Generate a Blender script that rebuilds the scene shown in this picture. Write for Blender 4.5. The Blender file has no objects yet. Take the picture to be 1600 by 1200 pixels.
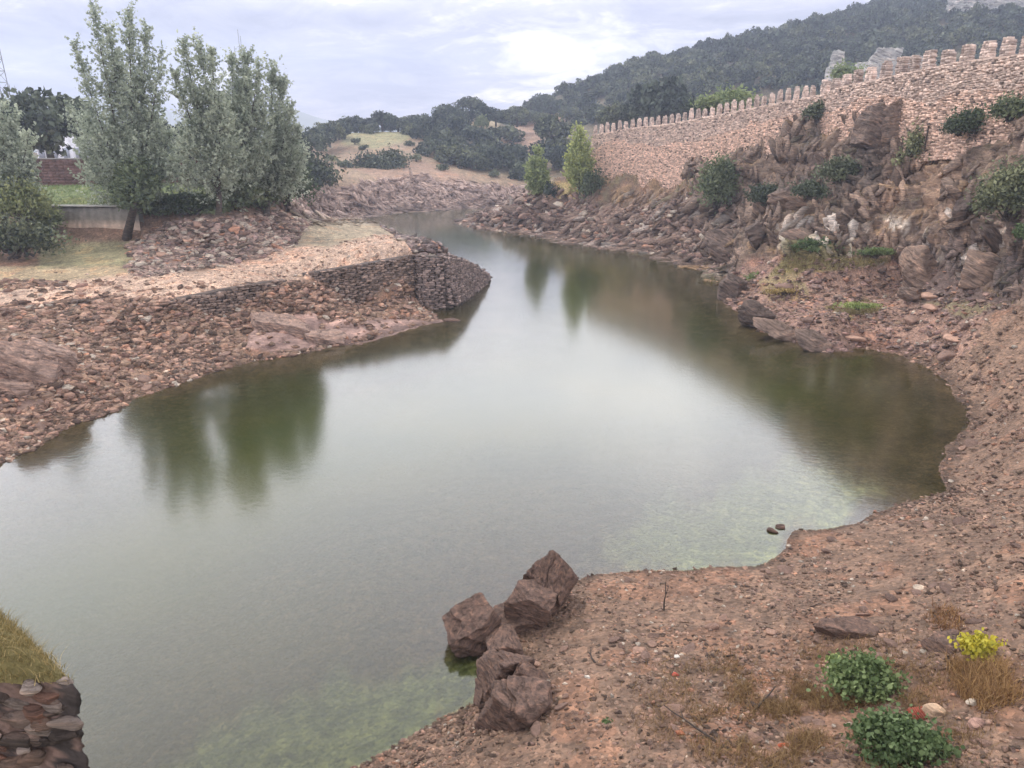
import bpy, math, random
import numpy as np
from mathutils import Vector
random.seed(7); rng = np.random.default_rng(7)
sc = bpy.context.scene
COL = sc.collection

# ------------------------------------------------------------ camera, sky, sun, exposure
H = 16.0; F = 1155.0; PITCH = math.radians(18.4)
SP, CP = math.sin(PITCH), math.cos(PITCH)
cam_d = bpy.data.cameras.new('camera'); cam = bpy.data.objects.new('camera', cam_d); COL.objects.link(cam)
cam.location = (0, 0, H); cam.rotation_euler = (math.pi/2 - PITCH, 0, 0)
cam_d.sensor_width = 36; cam_d.lens = 36*F/1600; cam_d.clip_end = 9000; cam_d.clip_start = .1
sc.camera = cam
sc.view_settings.view_transform = 'Standard'; sc.view_settings.look = 'None'
sc.view_settings.exposure = 0.02; sc.view_settings.gamma = 1; sc.view_settings.use_curve_mapping = False
SUN_EL, SUN_AZ = math.radians(63), math.radians(-38)      # azimuth from +Y, negative = left
w = bpy.data.worlds.new('World'); sc.world = w; w.use_nodes = True
nt = w.node_tree; N = nt.nodes; L = nt.links
for n in list(N): N.remove(n)
def nd(tree, t, **k):
    n = tree.nodes.new(t)
    for a, b in k.items():
        if a in n.inputs.keys() if isinstance(a, str) else False: n.inputs[a].default_value = b
        else: setattr(n, a, b)
    return n
def math_n(tree, op, a, b=None, clamp=False):
    n = tree.nodes.new('ShaderNodeMath'); n.operation = op; n.use_clamp = clamp
    for i, x in enumerate((a, b)):
        if x is None: continue
        if isinstance(x, (int, float)): n.inputs[i].default_value = x
        else: tree.links.new(x, n.inputs[i])
    return n.outputs[0]
def ramp(tree, src, stops, interp='LINEAR'):
    n = tree.nodes.new('ShaderNodeValToRGB'); n.color_ramp.interpolation = interp
    el = n.color_ramp.elements
    while len(el) < len(stops): el.new(.5)
    for e, (p, c) in zip(el, stops): e.position = p; e.color = (*c, 1) if len(c) == 3 else c
    tree.links.new(src, n.inputs[0]); return n.outputs[0]
def mix(tree, fac, a, b, mode='MIX'):
    n = tree.nodes.new('ShaderNodeMix'); n.data_type = 'RGBA'; n.blend_type = mode
    for i, x in ((0, fac), (6, a), (7, b)):
        if isinstance(x, (int, float)): n.inputs[i].default_value = x
        elif isinstance(x, tuple): n.inputs[i].default_value = (*x, 1) if len(x) == 3 else x
        else: tree.links.new(x, n.inputs[i])
    return n.outputs[2]
def noise_n(tree, vec, scale, detail=4, rough=.55, dist=0):
    n = tree.nodes.new('ShaderNodeTexNoise'); n.inputs['Scale'].default_value = scale
    n.inputs['Detail'].default_value = detail; n.inputs['Roughness'].default_value = rough
    n.inputs['Distortion'].default_value = dist
    if vec is not None: tree.links.new(vec, n.inputs['Vector'])
    return n.outputs['Fac']

sky = N.new('ShaderNodeTexSky'); sky.sky_type = 'NISHITA'; sky.sun_disc = False
sky.sun_elevation = SUN_EL; sky.sun_rotation = SUN_AZ; sky.dust_density = 3
geo = N.new('ShaderNodeNewGeometry')
sep = N.new('ShaderNodeSeparateXYZ'); tc = N.new('ShaderNodeTexCoord'); L.new(tc.outputs['Generated'], sep.inputs[0])
zc = math_n(nt, 'MAXIMUM', sep.outputs[2], 0.0)
den = math_n(nt, 'ADD', zc, 0.20)
px = math_n(nt, 'DIVIDE', sep.outputs[0], den); py = math_n(nt, 'DIVIDE', sep.outputs[1], den)
cmb = N.new('ShaderNodeCombineXYZ'); L.new(px, cmb.inputs[0]); L.new(py, cmb.inputs[1])
mp = N.new('ShaderNodeMapping'); L.new(cmb.outputs[0], mp.inputs[0]); mp.inputs['Rotation'].default_value[2] = .35
mp.inputs['Location'].default_value = (3.1, 1.7, 0)
n1 = noise_n(nt, mp.outputs[0], 1.25, 7, .58, .5)
n2 = noise_n(nt, mp.outputs[0], 3.4, 8, .62, .8)
cl = math_n(nt, 'ADD', math_n(nt, 'MULTIPLY', n1, .65), math_n(nt, 'MULTIPLY', n2, .35))
brk = N.new('ShaderNodeVectorMath'); brk.operation = 'DOT_PRODUCT'; L.new(tc.outputs['Generated'], brk.inputs[0])
bd_ = Vector((.06, .99, .105)).normalized(); brk.inputs[1].default_value = bd_
cl = math_n(nt, 'ADD', cl, math_n(nt, 'MULTIPLY', math_n(nt, 'POWER', math_n(nt, 'MAXIMUM', brk.outputs['Value'], 0), 160), .12))
cloud = ramp(nt, cl, [(.40, (.26, .26, .345)), (.48, (.36, .355, .43)), (.55, (.46, .445, .51)), (.60, (.68, .65, .68)), (.68, (1.1, 1.04, 1.0))])
# the cloud deck thins towards the middle elevations, where the water mirrors it brighter
cloud = mix(nt, math_n(nt, 'MULTIPLY', math_n(nt, 'SUBTRACT', zc, .13, clamp=True), 6.0, clamp=True), cloud, mix(nt, .3, (.66, .645, .66), cloud))
zr = ramp(nt, zc, [(0.0, (1.35, 1.24, 1.17)), (.13, (1.12, 1.12, 1.13)), (.2, (3.0, 2.97, 3.0)), (.34, (7.0, 6.95, 6.95)), (.46, (5.9, 5.85, 5.9)), (.62, (4.0, 4.0, 4.05)), (.75, (1.6, 1.6, 1.55)), (1, (.9, .9, .92))])
glow_v = N.new('ShaderNodeVectorMath'); glow_v.operation = 'DOT_PRODUCT'; L.new(tc.outputs['Generated'], glow_v.inputs[0])
glow_v.inputs[1].default_value = (math.sin(SUN_AZ)*math.cos(SUN_EL), math.cos(SUN_AZ)*math.cos(SUN_EL), math.sin(SUN_EL))
glow = math_n(nt, 'POWER', math_n(nt, 'MAXIMUM', glow_v.outputs['Value'], 0), 6)
gcol = mix(nt, 1.0, mix(nt, 1.0, cloud, zr, 'MULTIPLY'), mix(nt, glow, (1, 1, 1), (1.35, 1.32, 1.28)), 'MULTIPLY')
scl = N.new('ShaderNodeVectorMath'); scl.operation = 'SCALE'; L.new(gcol, scl.inputs[0]); scl.inputs['Scale'].default_value = 10.5
skyc = mix(nt, .94, sky.outputs[0], scl.outputs[0])
bg = N.new('ShaderNodeBackground'); bg.inputs['Strength'].default_value = .1; L.new(skyc, bg.inputs[0])
wo = N.new('ShaderNodeOutputWorld'); L.new(bg.outputs[0], wo.inputs[0])
w.cycles.sampling_method = 'MANUAL'; w.cycles.sample_map_resolution = 512
sl = bpy.data.lights.new('sun', 'SUN'); sl.energy = 2.0; sl.angle = math.radians(16); sl.color = (1, .96, .9)
so = bpy.data.objects.new('sun', sl); COL.objects.link(so)
sd = Vector((math.sin(SUN_AZ)*math.cos(SUN_EL), math.cos(SUN_AZ)*math.cos(SUN_EL), math.sin(SUN_EL)))
so.rotation_euler = (-sd).to_track_quat('-Z', 'Y').to_euler()
sc.cycles.volume_bounces = 1; sc.cycles.max_bounces = 6; sc.cycles.transparent_max_bounces = 12
sc.cycles.volume_step_rate = 1

# ------------------------------------------------------------ helpers
def dirv(u, v):
    a = (u-800)/F; b = (600-v)/F
    return a, CP + SP*b, -SP + CP*b
def P(u, v, z=0.0):                     # survey point seen at (u, v) that lies at height z
    a, y, d = dirv(u, v); t = (z-H)/d
    return np.array((a*t, y*t, z))
def Q(u, v, Y):                         # survey point seen at (u, v) at distance Y
    a, y, d = dirv(u, v); t = Y/y
    return np.array((a*t, Y, H+d*t))
def uv_of(X, Y, Z):
    dz = Z-H; fw = Y*CP - dz*SP; up = Y*SP + dz*CP
    return 800+F*X/fw, 600-F*up/fw
def W(u, Y, z):
    s = (z-H)/Y; b = (s*CP+SP)/(CP-SP*s); return np.array(((u-800)/F*Y/(CP+SP*b), Y, z))

def hsh(ix, iy, iz, seed):
    h = (ix*374761393 + iy*668265263 + iz*2147483647 + seed*144665) & 0xffffffff
    h = ((h ^ (h >> 13))*1274126177) & 0xffffffff
    h = (h ^ (h >> 16)) & 0xffffffff
    return h.astype(np.float32)/2147483648.0 - 1.0
def vnoise(p, seed=0):
    p = np.asarray(p, dtype=np.float64); i = np.floor(p).astype(np.int64); f = (p-i); f = (f*f*f*(f*(f*6-15)+10)).astype(np.float32)
    r = 0
    for dx in (0, 1):
        wx = f[:, 0] if dx else 1-f[:, 0]
        for dy in (0, 1):
            wy = f[:, 1] if dy else 1-f[:, 1]
            for dz in (0, 1):
                wz = f[:, 2] if dz else 1-f[:, 2]
                r = r + wx*wy*wz*hsh(i[:, 0]+dx, i[:, 1]+dy, i[:, 2]+dz, seed)
    return r
def fbm(p, octs=4, seed=0, gain=.5, ridged=False):
    r = 0; a = 1; t = 0; p = np.asarray(p, dtype=np.float64)
    for o in range(octs):
        n = vnoise(p*(2.03**o)+o*17.3, seed+o)
        if ridged: n = 1-2*np.abs(n)
        r = r + a*n; t += a; a *= gain
    return r/t
def ledge(q, seed=0, sharp=.22):        # layer-by-layer offsets with sharp edges
    i = np.floor(q).astype(np.int64); f = q-i; z = i*0
    w = np.clip((f-(1-sharp))/sharp, 0, 1); w = w*w*(3-2*w)
    return hsh(i, z, z, seed)*(1-w)+hsh(i+1, z, z, seed)*w
def sstep(a, b, x):
    t = np.clip((x-a)/(b-a), 0, 1); return t*t*(3-2*t)

def mesh_np(name, V, Fc, mats=(), col=None, smooth=False, attrs=None):
    V = np.asarray(V, dtype=np.float32); Fc = np.asarray(Fc, dtype=np.int32)
    me = bpy.data.meshes.new(name); n = Fc.shape[1]
    me.vertices.add(len(V)); me.vertices.foreach_set('co', V.ravel())
    me.loops.add(Fc.size); me.loops.foreach_set('vertex_index', Fc.ravel())
    me.polygons.add(len(Fc)); me.polygons.foreach_set('loop_start', np.arange(0, Fc.size, n, dtype=np.int32))
    if smooth: me.polygons.foreach_set('use_smooth', np.ones(len(Fc), dtype=bool))
    if col is not None:
        a = me.color_attributes.new('Col', 'FLOAT_COLOR', 'POINT')
        c = np.ones((len(V), 4), dtype=np.float32); c[:, :3] = col; a.data.foreach_set('color', c.ravel())
    for k, v in (attrs or {}).items():
        a = me.attributes.new(k, 'FLOAT', 'POINT'); a.data.foreach_set('value', np.asarray(v, dtype=np.float32))
    me.update(calc_edges=True)
    for m in (mats if isinstance(mats, (list, tuple)) else [mats]): me.materials.append(m)
    return me
def link(name, me, parent=None, loc=None, rot=None, scale=None):
    o = bpy.data.objects.new(name, me); COL.objects.link(o)
    if parent is not None: o.parent = parent
    if loc is not None: o.location = loc
    if rot is not None: o.rotation_euler = rot
    if scale is not None: o.scale = scale
    return o
def tag(o, label=None, cat=None, group=None, kind=None):
    for k, v in (('label', label), ('category', cat), ('group', group), ('kind', kind)):
        if v: o[k] = v
    return o
def thing(name, loc, label, cat, group=None, rz=0):
    return tag(link(name, None, loc=tuple(loc), rot=(0, 0, rz)), label, cat, group)
class MB:                                # collects quads/tris of one mesh (all turned to tris)
    def __init__(s): s.V = []; s.F = []; s.C = []; s.n = 0
    def add(s, V, Fc, col=None):
        V = np.asarray(V, float).reshape(-1, 3); Fc = np.asarray(Fc, int)
        if Fc.shape[1] == 4: Fc = np.concatenate([Fc[:, [0, 1, 2]], Fc[:, [0, 2, 3]]])
        s.V.append(V); s.F.append(Fc+s.n); s.n += len(V)
        s.C.append(np.broadcast_to(np.asarray(col if col is not None else (.5, .5, .5), float), (len(V), 3)))
    def mesh(s, name, mat, smooth=False): return mesh_np(name, np.concatenate(s.V), np.concatenate(s.F), mat, np.concatenate(s.C), smooth)
BOXF = np.array([(0,3,2,1),(4,5,6,7),(0,1,5,4),(1,2,6,5),(2,3,7,6),(3,0,4,7)])
BOXV = np.array([(-1,-1,-1),(1,-1,-1),(1,1,-1),(-1,1,-1),(-1,-1,1),(1,-1,1),(1,1,1),(-1,1,1)], float)*.5
def box(mb, c, s, rz=0, col=None, jit=0):
    v = BOXV*np.array(s)
    if jit: v = v + rng.uniform(-jit, jit, v.shape)
    cz, sz = math.cos(rz), math.sin(rz); v = np.stack([v[:,0]*cz-v[:,1]*sz, v[:,0]*sz+v[:,1]*cz, v[:,2]], 1)
    mb.add(v+np.array(c), BOXF, col)
def tube(mb, pts, rad, n=6, col=None):
    pts = np.array(pts, float); rad = np.array(rad, float); m = len(pts)
    t = np.gradient(pts, axis=0); t /= np.linalg.norm(t, axis=1)[:, None]+1e-9
    ref = np.array((0, 0, 1.)) if abs(t[:, 2]).mean() < .8 else np.array((1., 0, 0))
    a = np.cross(t, ref); a /= np.linalg.norm(a, axis=1)[:, None]+1e-9; b = np.cross(t, a)
    an = np.linspace(0, 2*np.pi, n, endpoint=False)
    V = (pts[:, None]+rad[:, None, None]*(np.cos(an)[None, :, None]*a[:, None]+np.sin(an)[None, :, None]*b[:, None])).reshape(-1, 3)
    Fc = [(i*n+j, i*n+(j+1) % n, (i+1)*n+(j+1) % n, (i+1)*n+j) for i in range(m-1) for j in range(n)]
    mb.add(V, Fc, col)
def icos(sub):
    t = (1+5**.5)/2
    V = [(-1,t,0),(1,t,0),(-1,-t,0),(1,-t,0),(0,-1,t),(0,1,t),(0,-1,-t),(0,1,-t),(t,0,-1),(t,0,1),(-t,0,-1),(-t,0,1)]
    Fc = [(0,11,5),(0,5,1),(0,1,7),(0,7,10),(0,10,11),(1,5,9),(5,11,4),(11,10,2),(10,7,6),(7,1,8),(3,9,4),(3,4,2),(3,2,6),(3,6,8),(3,8,9),(4,9,5),(2,4,11),(6,2,10),(8,6,7),(9,8,1)]
    V = [np.array(v)/np.linalg.norm(v) for v in V]
    for _ in range(sub):
        c = {}; nf = []
        def mid(a, b):
            k = (min(a, b), max(a, b))
            if k not in c: m = V[a]+V[b]; V.append(m/np.linalg.norm(m)); c[k] = len(V)-1
            return c[k]
        for a, b, d in Fc:
            x, y, z = mid(a, b), mid(b, d), mid(d, a); nf += [(a, x, z), (b, y, x), (d, z, y), (x, y, z)]
        Fc = nf
    return np.array(V), np.array(Fc)
ICO = [icos(k) for k in range(6)]
def rock_shape(sub, seed, scale=(1, 1, 1), planes=14, rough=.05, strata=0, sdir=(.3, .2, 1), sfreq=4):
    r = np.random.default_rng(seed); D, Fc = ICO[sub]
    n = r.normal(size=(planes, 3)); n /= np.linalg.norm(n, axis=1)[:, None]; h = r.uniform(.62, 1.0, planes)
    if sub > 4:                            # blocky, joint-bounded boulders with chipped corners
        n2 = np.concatenate([np.eye(3), -np.eye(3)])+r.normal(0, .20, (6, 3)); n2 /= np.linalg.norm(n2, axis=1)[:, None]
        n3 = r.normal(size=(26, 3)); n3 /= np.linalg.norm(n3, axis=1)[:, None]
        n = np.concatenate([n[:5], n2, n3]); h = np.concatenate([h[:5]*1.05, r.uniform(.60, .78, 6), r.uniform(.93, 1.12, 26)])
    dt = D @ n.T; rad = np.min(np.where(dt > .08, h/np.maximum(dt, .08), 9), axis=1); rad = np.minimum(rad, 1.32)
    V = D*rad[:, None]*np.array(scale)
    if rough:
        V = V + D*(fbm(V*1.7+seed, 5 if sub > 3 else 2, seed)*rough*2.2)[:, None]*np.mean(scale)
    if strata:
        s = np.array(sdir, float); s /= np.linalg.norm(s); q = V @ s
        warp = q*sfreq + 1.2*fbm(V*1.2, 3, seed+5)
        g = ledge(warp, seed) + .55*ledge(warp*2.7+3, seed+1) + .3*ledge(warp*6.1, seed+2)
        V = V + (D - np.outer(D @ s, s))*(g*strata)[:, None]
    return V, Fc

# ------------------------------------------------------------ materials
def new_mat(name):
    m = bpy.data.materials.new(name); m.use_nodes = True; t = m.node_tree; b = t.nodes['Principled BSDF']
    b.inputs['Roughness'].default_value = .9; b.inputs['Specular IOR Level'].default_value = .25
    return m, t, b
def attr(t, name='Col', out='Color'):
    a = t.nodes.new('ShaderNodeAttribute'); a.attribute_name = name; return a.outputs[out]
def bump(t, b, h, dist, strength=1.0):
    n = t.nodes.new('ShaderNodeBump'); n.inputs['Distance'].default_value = dist; n.inputs['Strength'].default_value = strength
    t.links.new(h, n.inputs['Height']); t.links.new(n.outputs[0], b.inputs['Normal'])
def pos(t): return t.nodes.new('ShaderNodeNewGeometry').outputs['Position']
def voro(t, vec, scale, feat='F1', out='Color'):
    n = t.nodes.new('ShaderNodeTexVoronoi'); n.feature = feat; n.inputs['Scale'].default_value = scale
    t.links.new(vec, n.inputs['Vector']); return n.outputs[out]

def make_ground():
    m, t, b = new_mat('ground_soil_rock'); p = pos(t); c = attr(t); rk = attr(t, 'rk', 'Fac')
    v1 = ramp(t, voro(t, p, 2.6), [(0, (.62,)*3), (.5, (1, 1, 1)), (1, (1.5, 1.42, 1.35))])
    v2 = ramp(t, voro(t, p, 8.0), [(0, (.55,)*3), (.5, (1, 1, 1)), (1, (1.6, 1.5, 1.4))])
    n = ramp(t, noise_n(t, p, .6, 8, .65), [(.3, (.72, .72, .72)), (.7, (1.3, 1.27, 1.22))])
    pm = math_n(t, 'SUBTRACT', 1.0, math_n(t, 'MULTIPLY', rk, .8))
    c1 = mix(t, 1.0, c, n, 'MULTIPLY')
    c2 = mix(t, math_n(t, 'MULTIPLY', pm, .8), c1, mix(t, 1.0, c1, v1, 'MULTIPLY'))
    c3 = mix(t, math_n(t, 'MULTIPLY', pm, .9), c2, mix(t, 1.0, c2, v2, 'MULTIPLY'))
    # rock: bedding streaks
    mpn = t.nodes.new('ShaderNodeMapping'); t.links.new(p, mpn.inputs[0])
    mpn.inputs['Rotation'].default_value = (.35, .85, .3); mpn.inputs['Scale'].default_value = (.35, .9, 2.6)
    st = noise_n(t, mpn.outputs[0], 1.0, 8, .68, .9)
    sr = ramp(t, st, [(.34, (.30, .28, .29)), (.46, (.85, .84, .84)), (.56, (1.15, 1.12, 1.1)), (.68, (1.9, 1.75, 1.65))])
    c4 = mix(t, math_n(t, 'MULTIPLY', rk, .95), c3, mix(t, 1.0, c3, sr, 'MULTIPLY'))
    t.links.new(c4, b.inputs['Base Color'])
    hv = math_n(t, 'MULTIPLY', voro(t, p, 5.5, out='Distance'), -1.0)
    h = math_n(t, 'ADD', math_n(t, 'MULTIPLY', hv, math_n(t, 'MULTIPLY', pm, .6)), math_n(t, 'MULTIPLY', math_n(t, 'MULTIPLY', st, rk), 2.6))
    h = math_n(t, 'ADD', h, math_n(t, 'MULTIPLY', noise_n(t, p, 3.0, 8, .7), .5))
    bump(t, b, h, .22, .9); return m
M_ground = make_ground()
def make_stone(name, var=1.0, attrcol=True, base=(.25, .17, .13), bscale=3, streak=True, rand=.0):
    m, t, b = new_mat(name); 
    tcn = t.nodes.new('ShaderNodeTexCoord'); p = tcn.outputs['Object'] if not attrcol else pos(t)
    c = attr(t) if attrcol else mix(t, 0, base, base)
    n = ramp(t, noise_n(t, p, bscale, 9, .68), [(.3, (.6, .6, .6)), (.52, (1, 1, 1)), (.72, (1.5, 1.42, 1.35))])
    c = mix(t, .8*var, c, mix(t, 1.0, c, n, 'MULTIPLY'))
    if rand:
        oi = t.nodes.new('ShaderNodeObjectInfo')
        c = mix(t, 1.0, c, ramp(t, oi.outputs['Random'], [(0, (.5, .48, .48)), (.5, (.9, .88, .88)), (.9, (1.2, 1.12, 1.05)), (1, (1.8, 1.7, 1.6))]), 'MULTIPLY')
    h = noise_n(t, p, bscale*2.2, 9, .7)
    if streak:
        mpn = t.nodes.new('ShaderNodeMapping'); t.links.new(p, mpn.inputs[0])
        mpn.inputs['Rotation'].default_value = (.5, .7, .2); mpn.inputs['Scale'].default_value = (1, 1.2, 7)
        s = noise_n(t, mpn.outputs[0], bscale*.5, 8, .65, .7)
        c = mix(t, .85, c, mix(t, 1.0, c, ramp(t, s, [(.38, (.34, .32, .32)), (.48, (.95, .94, .94)), (.56, (1.15, 1.1, 1.06)), (.66, (2.1, 1.85, 1.7))]), 'MULTIPLY'))
        h = math_n(t, 'ADD', h, math_n(t, 'MULTIPLY', s, 1.5))
    t.links.new(c, b.inputs['Base Color']); b.inputs['Roughness'].default_value = .8
    bump(t, b, h, .12/bscale*3, .8); return m
M_stone = make_stone('loose_stone')
M_boulder = make_stone('boulder_rock', attrcol=False, base=(.125, .082, .064), bscale=6)
M_outcrop = make_stone('outcrop_rock', attrcol=False, base=(.29, .205, .165), bscale=2.2)
M_pebble_obj = make_stone('shore_stone', attrcol=False, base=(.27, .18, .14), bscale=2.5, rand=1, streak=False)
M_crag = make_stone('crag_rock', attrcol=False, base=(.24, .20, .185), bscale=.7, rand=1)
M_cliffrock = make_stone('cliff_rock', attrcol=False, base=(.215, .165, .135), bscale=1.3, rand=1)
M_farrock = make_stone('far_shore_rock', attrcol=False, base=(.33, .265, .245), bscale=.8, rand=1)

def make_leaf(name, a, b2, trans=.25, rand=True):
    m, t, b = new_mat(name); c = attr(t)
    oi = t.nodes.new('ShaderNodeObjectInfo')
    cc = ramp(t, attr(t, 'Col', 'Fac'), [(0, a), (1, b2)])
    if rand: cc = mix(t, 1.0, cc, ramp(t, oi.outputs['Random'], [(0, (.6, .66, .7)), (.5, (1, 1, 1)), (1, (1.6, 1.45, 1.2))]), 'MULTIPLY')
    t.links.new(cc, b.inputs['Base Color']); b.inputs['Roughness'].default_value = .65
    tr = t.nodes.new('ShaderNodeBsdfTranslucent'); t.links.new(cc, tr.inputs[0])
    ms = t.nodes.new('ShaderNodeMixShader'); ms.inputs[0].default_value = trans
    t.links.new(b.outputs[0], ms.inputs[1]); t.links.new(tr.outputs[0], ms.inputs[2])
    t.links.new(ms.outputs[0], t.nodes['Material Output'].inputs[0]); return m
M_poplar = make_leaf('poplar_leaf', (.20, .24, .18), (.56, .60, .47), .55, rand=False)  # leaf tones lightened beyond real foliage, glare veil put into the colour
M_willow = make_leaf('shrub_leaf', (.085, .115, .06), (.24, .27, .14), .3)
M_oak = make_leaf('holm_oak_leaf', (.016, .026, .02), (.14, .165, .105), .1)
M_scrub = make_leaf('scrub_leaf', (.05, .065, .04), (.21, .235, .14), .2)
M_aspen = make_leaf('young_poplar_leaf', (.14, .19, .08), (.36, .41, .19), .4)
M_weed = make_leaf('weed_leaf', (.085, .13, .045), (.29, .36, .15), .3)
M_yellow = make_leaf('yellow_leaf', (.35, .33, .04), (.62, .52, .06), .3)
M_dry = make_leaf('dry_stem', (.13, .06, .03), (.46, .30, .13), .15)
M_grass = make_leaf('grass_blade', (.12, .105, .045), (.42, .33, .16), .25)
M_bark = make_stone('bark', attrcol=False, base=(.075, .06, .05), bscale=3)
M_plain = make_stone('plain_painted', attrcol=True, var=.8, streak=False, bscale=1.5)

# ------------------------------------------------------------ terrain
shore = [P(u, v) for u, v in [(-330, 830), (-150, 770), (0, 728), (60, 690), (130, 655), (250, 612), (370, 572), (440, 558), (500, 548), (560, 535), (640, 513), (685, 502), (668, 490), (672, 478), (700, 470), (738, 452), (764, 432)]]
shore += [W(u, Y, 0) for u, Y in [(738, 94), (700, 101), (655, 111), (622, 124), (597, 143)]]
shore += [P(u, v) for u, v in [(566, 341), (620, 333), (700, 328), (770, 325)]]
shore += [W(840, 190, 0), W(960, 215, 0), W(1080, 260, 0), W(1085, 250, 0), W(960, 200, 0), W(880, 176, 0), W(830, 165, 0)]
shore += [P(u, v) for u, v in [(785, 333), (755, 338), (722, 348), (770, 358), (830, 362), (880, 371), (930, 378), (1000, 390), (1060, 400), (1110, 412), (1133, 424), (1130, 465), (1160, 485), (1190, 515), (1235, 530), (1290, 549), (1340, 545), (1400, 551), (1440, 570), (1480, 600), (1512, 632), (1515, 660), (1492, 700), (1475, 740), (1468, 765), (1400, 790), (1340, 810), (1250, 833), (1232, 860), (1190, 885), (1100, 888), (1000, 890), (930, 897), (880, 915), (820, 930), (745, 985), (745, 1040), (755, 1095), (680, 1130), (620, 1162), (560, 1195), (480, 1235), (380, 1300), (200, 1500)]]
shore += [np.array((-12, 2, 0)), np.array((-40, 3, 0))]
SH = np.array(shore)[:, :2]

def poly_sd(X, Y, poly):                 # + outside, - inside (inside = water)
    d2 = np.full(X.shape, 1e12); ins = np.zeros(X.shape, bool); n = len(poly)
    for i in range(n):
        ax, ay = poly[i]; bx, by = poly[(i+1) % n]; ex, ey = bx-ax, by-ay
        t = np.clip(((X-ax)*ex+(Y-ay)*ey)/(ex*ex+ey*ey+1e-12), 0, 1)
        d2 = np.minimum(d2, (X-ax-t*ex)**2+(Y-ay-t*ey)**2)
        c = (ay > Y) != (by > Y)
        if ey: ins ^= c & (X < ax+(Y-ay)*ex/ey)
    return np.where(ins, -1, 1)*np.sqrt(d2)

cp = [tuple(p) for p in shore]
def cz(*l):
    for u, v, z in l: cp.append(tuple(P(u, v, z)))
def cy(*l):
    for u, v, Y in l: cp.append(tuple(Q(u, v, Y)))
def cw(*l):
    for u, Y, z in l: cp.append(tuple(W(u, Y, z)))
# right foreground beach
cz((1000,1200,2.0),(860,1150,1.3),(860,1050,1.2),(1300,1200,2.8),(1600,1200,3.6),(1300,1000,2.0),(1000,1000,1.0),(1150,940,.8),(1600,1000,3.6),(1450,900,1.9),(1600,830,3.0),(1600,700,2.3),(1600,600,2.8),(1520,560,1.7),(1600,520,3.4),(1800,900,5),(1800,600,4.5),(1000,1400,3.5),(1500,1400,5),(700,1250,1.4),(1900,1300,6))
cz((1450,500,2.2),(1300,490,2.0),(1220,460,1.6),(1350,440,3.0),(1250,420,2.8),(1450,440,3.6),(1170,440,1.4))
# cliff foot and cliff, right
cz((1230,396,5.0),(1300,398,5.2),(1400,396,5.5),(1450,403,5.4),(1520,430,5.4),(1600,462,5.4),(1750,480,6))
cy((1180,380,84),(1180,300,97),(1180,250,103),(1230,340,80),(1230,300,84),(1230,250,92),(1300,350,74),(1300,300,78),(1300,240,86),(1400,345,73),(1400,300,75),(1400,220,80),(1500,330,66),(1500,250,70),(1500,215,72),(1600,350,57),(1600,260,62),(1600,210,66),(1750,330,54),(1750,200,62))
cy((1000,330,122),(1000,300,126),(930,330,129),(930,300,133),(1060,300,118),(1060,350,112),(1120,330,104),(1120,370,101),(1120,280,108),(1060,275,121),(860,292,138),(820,305,141),(760,330,146),(830,335,137),(900,345,130))
# castle wall line (u, v of base, distance)
WALL = [(930,262,138),(1000,253,129),(1030,254,125),(1060,258,121),(1100,246,116),(1130,236,112),(1180,226,106),(1230,212,100),(1262,200,96.5),(1290,192,93),(1330,187,88),(1370,184,84),(1420,192,80),(1450,188,77),(1500,181,74),(1550,175,71),(1600,168,68),(1680,155,63.5),(1760,140,59)]
for u, v, Y in WALL:
    q = Q(u, v, Y); cp.append(tuple(q)); cp.append((q[0]*1.05, q[1]*1.05, q[2]-.3)); cp.append((q[0]*1.35, q[1]*1.35, q[2]*.75))
# left bank
cz((0,640,1.1),(0,560,2.6),(100,600,1.6),(-150,600,3),(0,490,3.5),(100,520,2.6),(200,520,2.0),(200,570,.9),(350,520,1.3),(350,488,2.2),(450,500,1.4),(480,472,1.8),(560,478,1.2),(560,510,.8),(620,486,.9),(440,530,.8))
cz((0,450,4.1),(-150,450,4.5),(150,470,3.6),(200,440,4.5),(265,468,3.9),(350,448,4.1),(440,436,4.3),(480,424,4.7),(600,403,5.0),(640,398,5.0),(680,392,5.0),(300,400,5.1),(400,400,4.9),(500,380,4.8),(600,380,4.9),(640,372,4.9),(600,353,4.2),(560,360,4.5),(700,390,4.6),(540,343,2.4),(480,350,3.6),(500,340,2.2),(450,341,3.2))
cz((150,410,4.9),(60,410,4.9),(100,385,5.3),(200,380,5.6),(250,355,7.0),(300,348,7.6),(340,340,8.2),(400,338,7.6),(440,334,7.2),(330,390,5.4),(420,372,5.2),(470,352,4.4),(-150,400,6))
cy((150,322,81.6),(80,322,81.6),(220,324,82),(60,310,84),(150,290,102),(60,290,102),(300,290,100),(300,325,84),(400,310,92),(440,310,100),(-150,300,90),(150,275,110),(60,275,110),(150,262,140),(60,262,140),(350,262,140),(450,262,140),(-200,260,140),(0,240,250),(300,235,250),(450,240,230))
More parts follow.
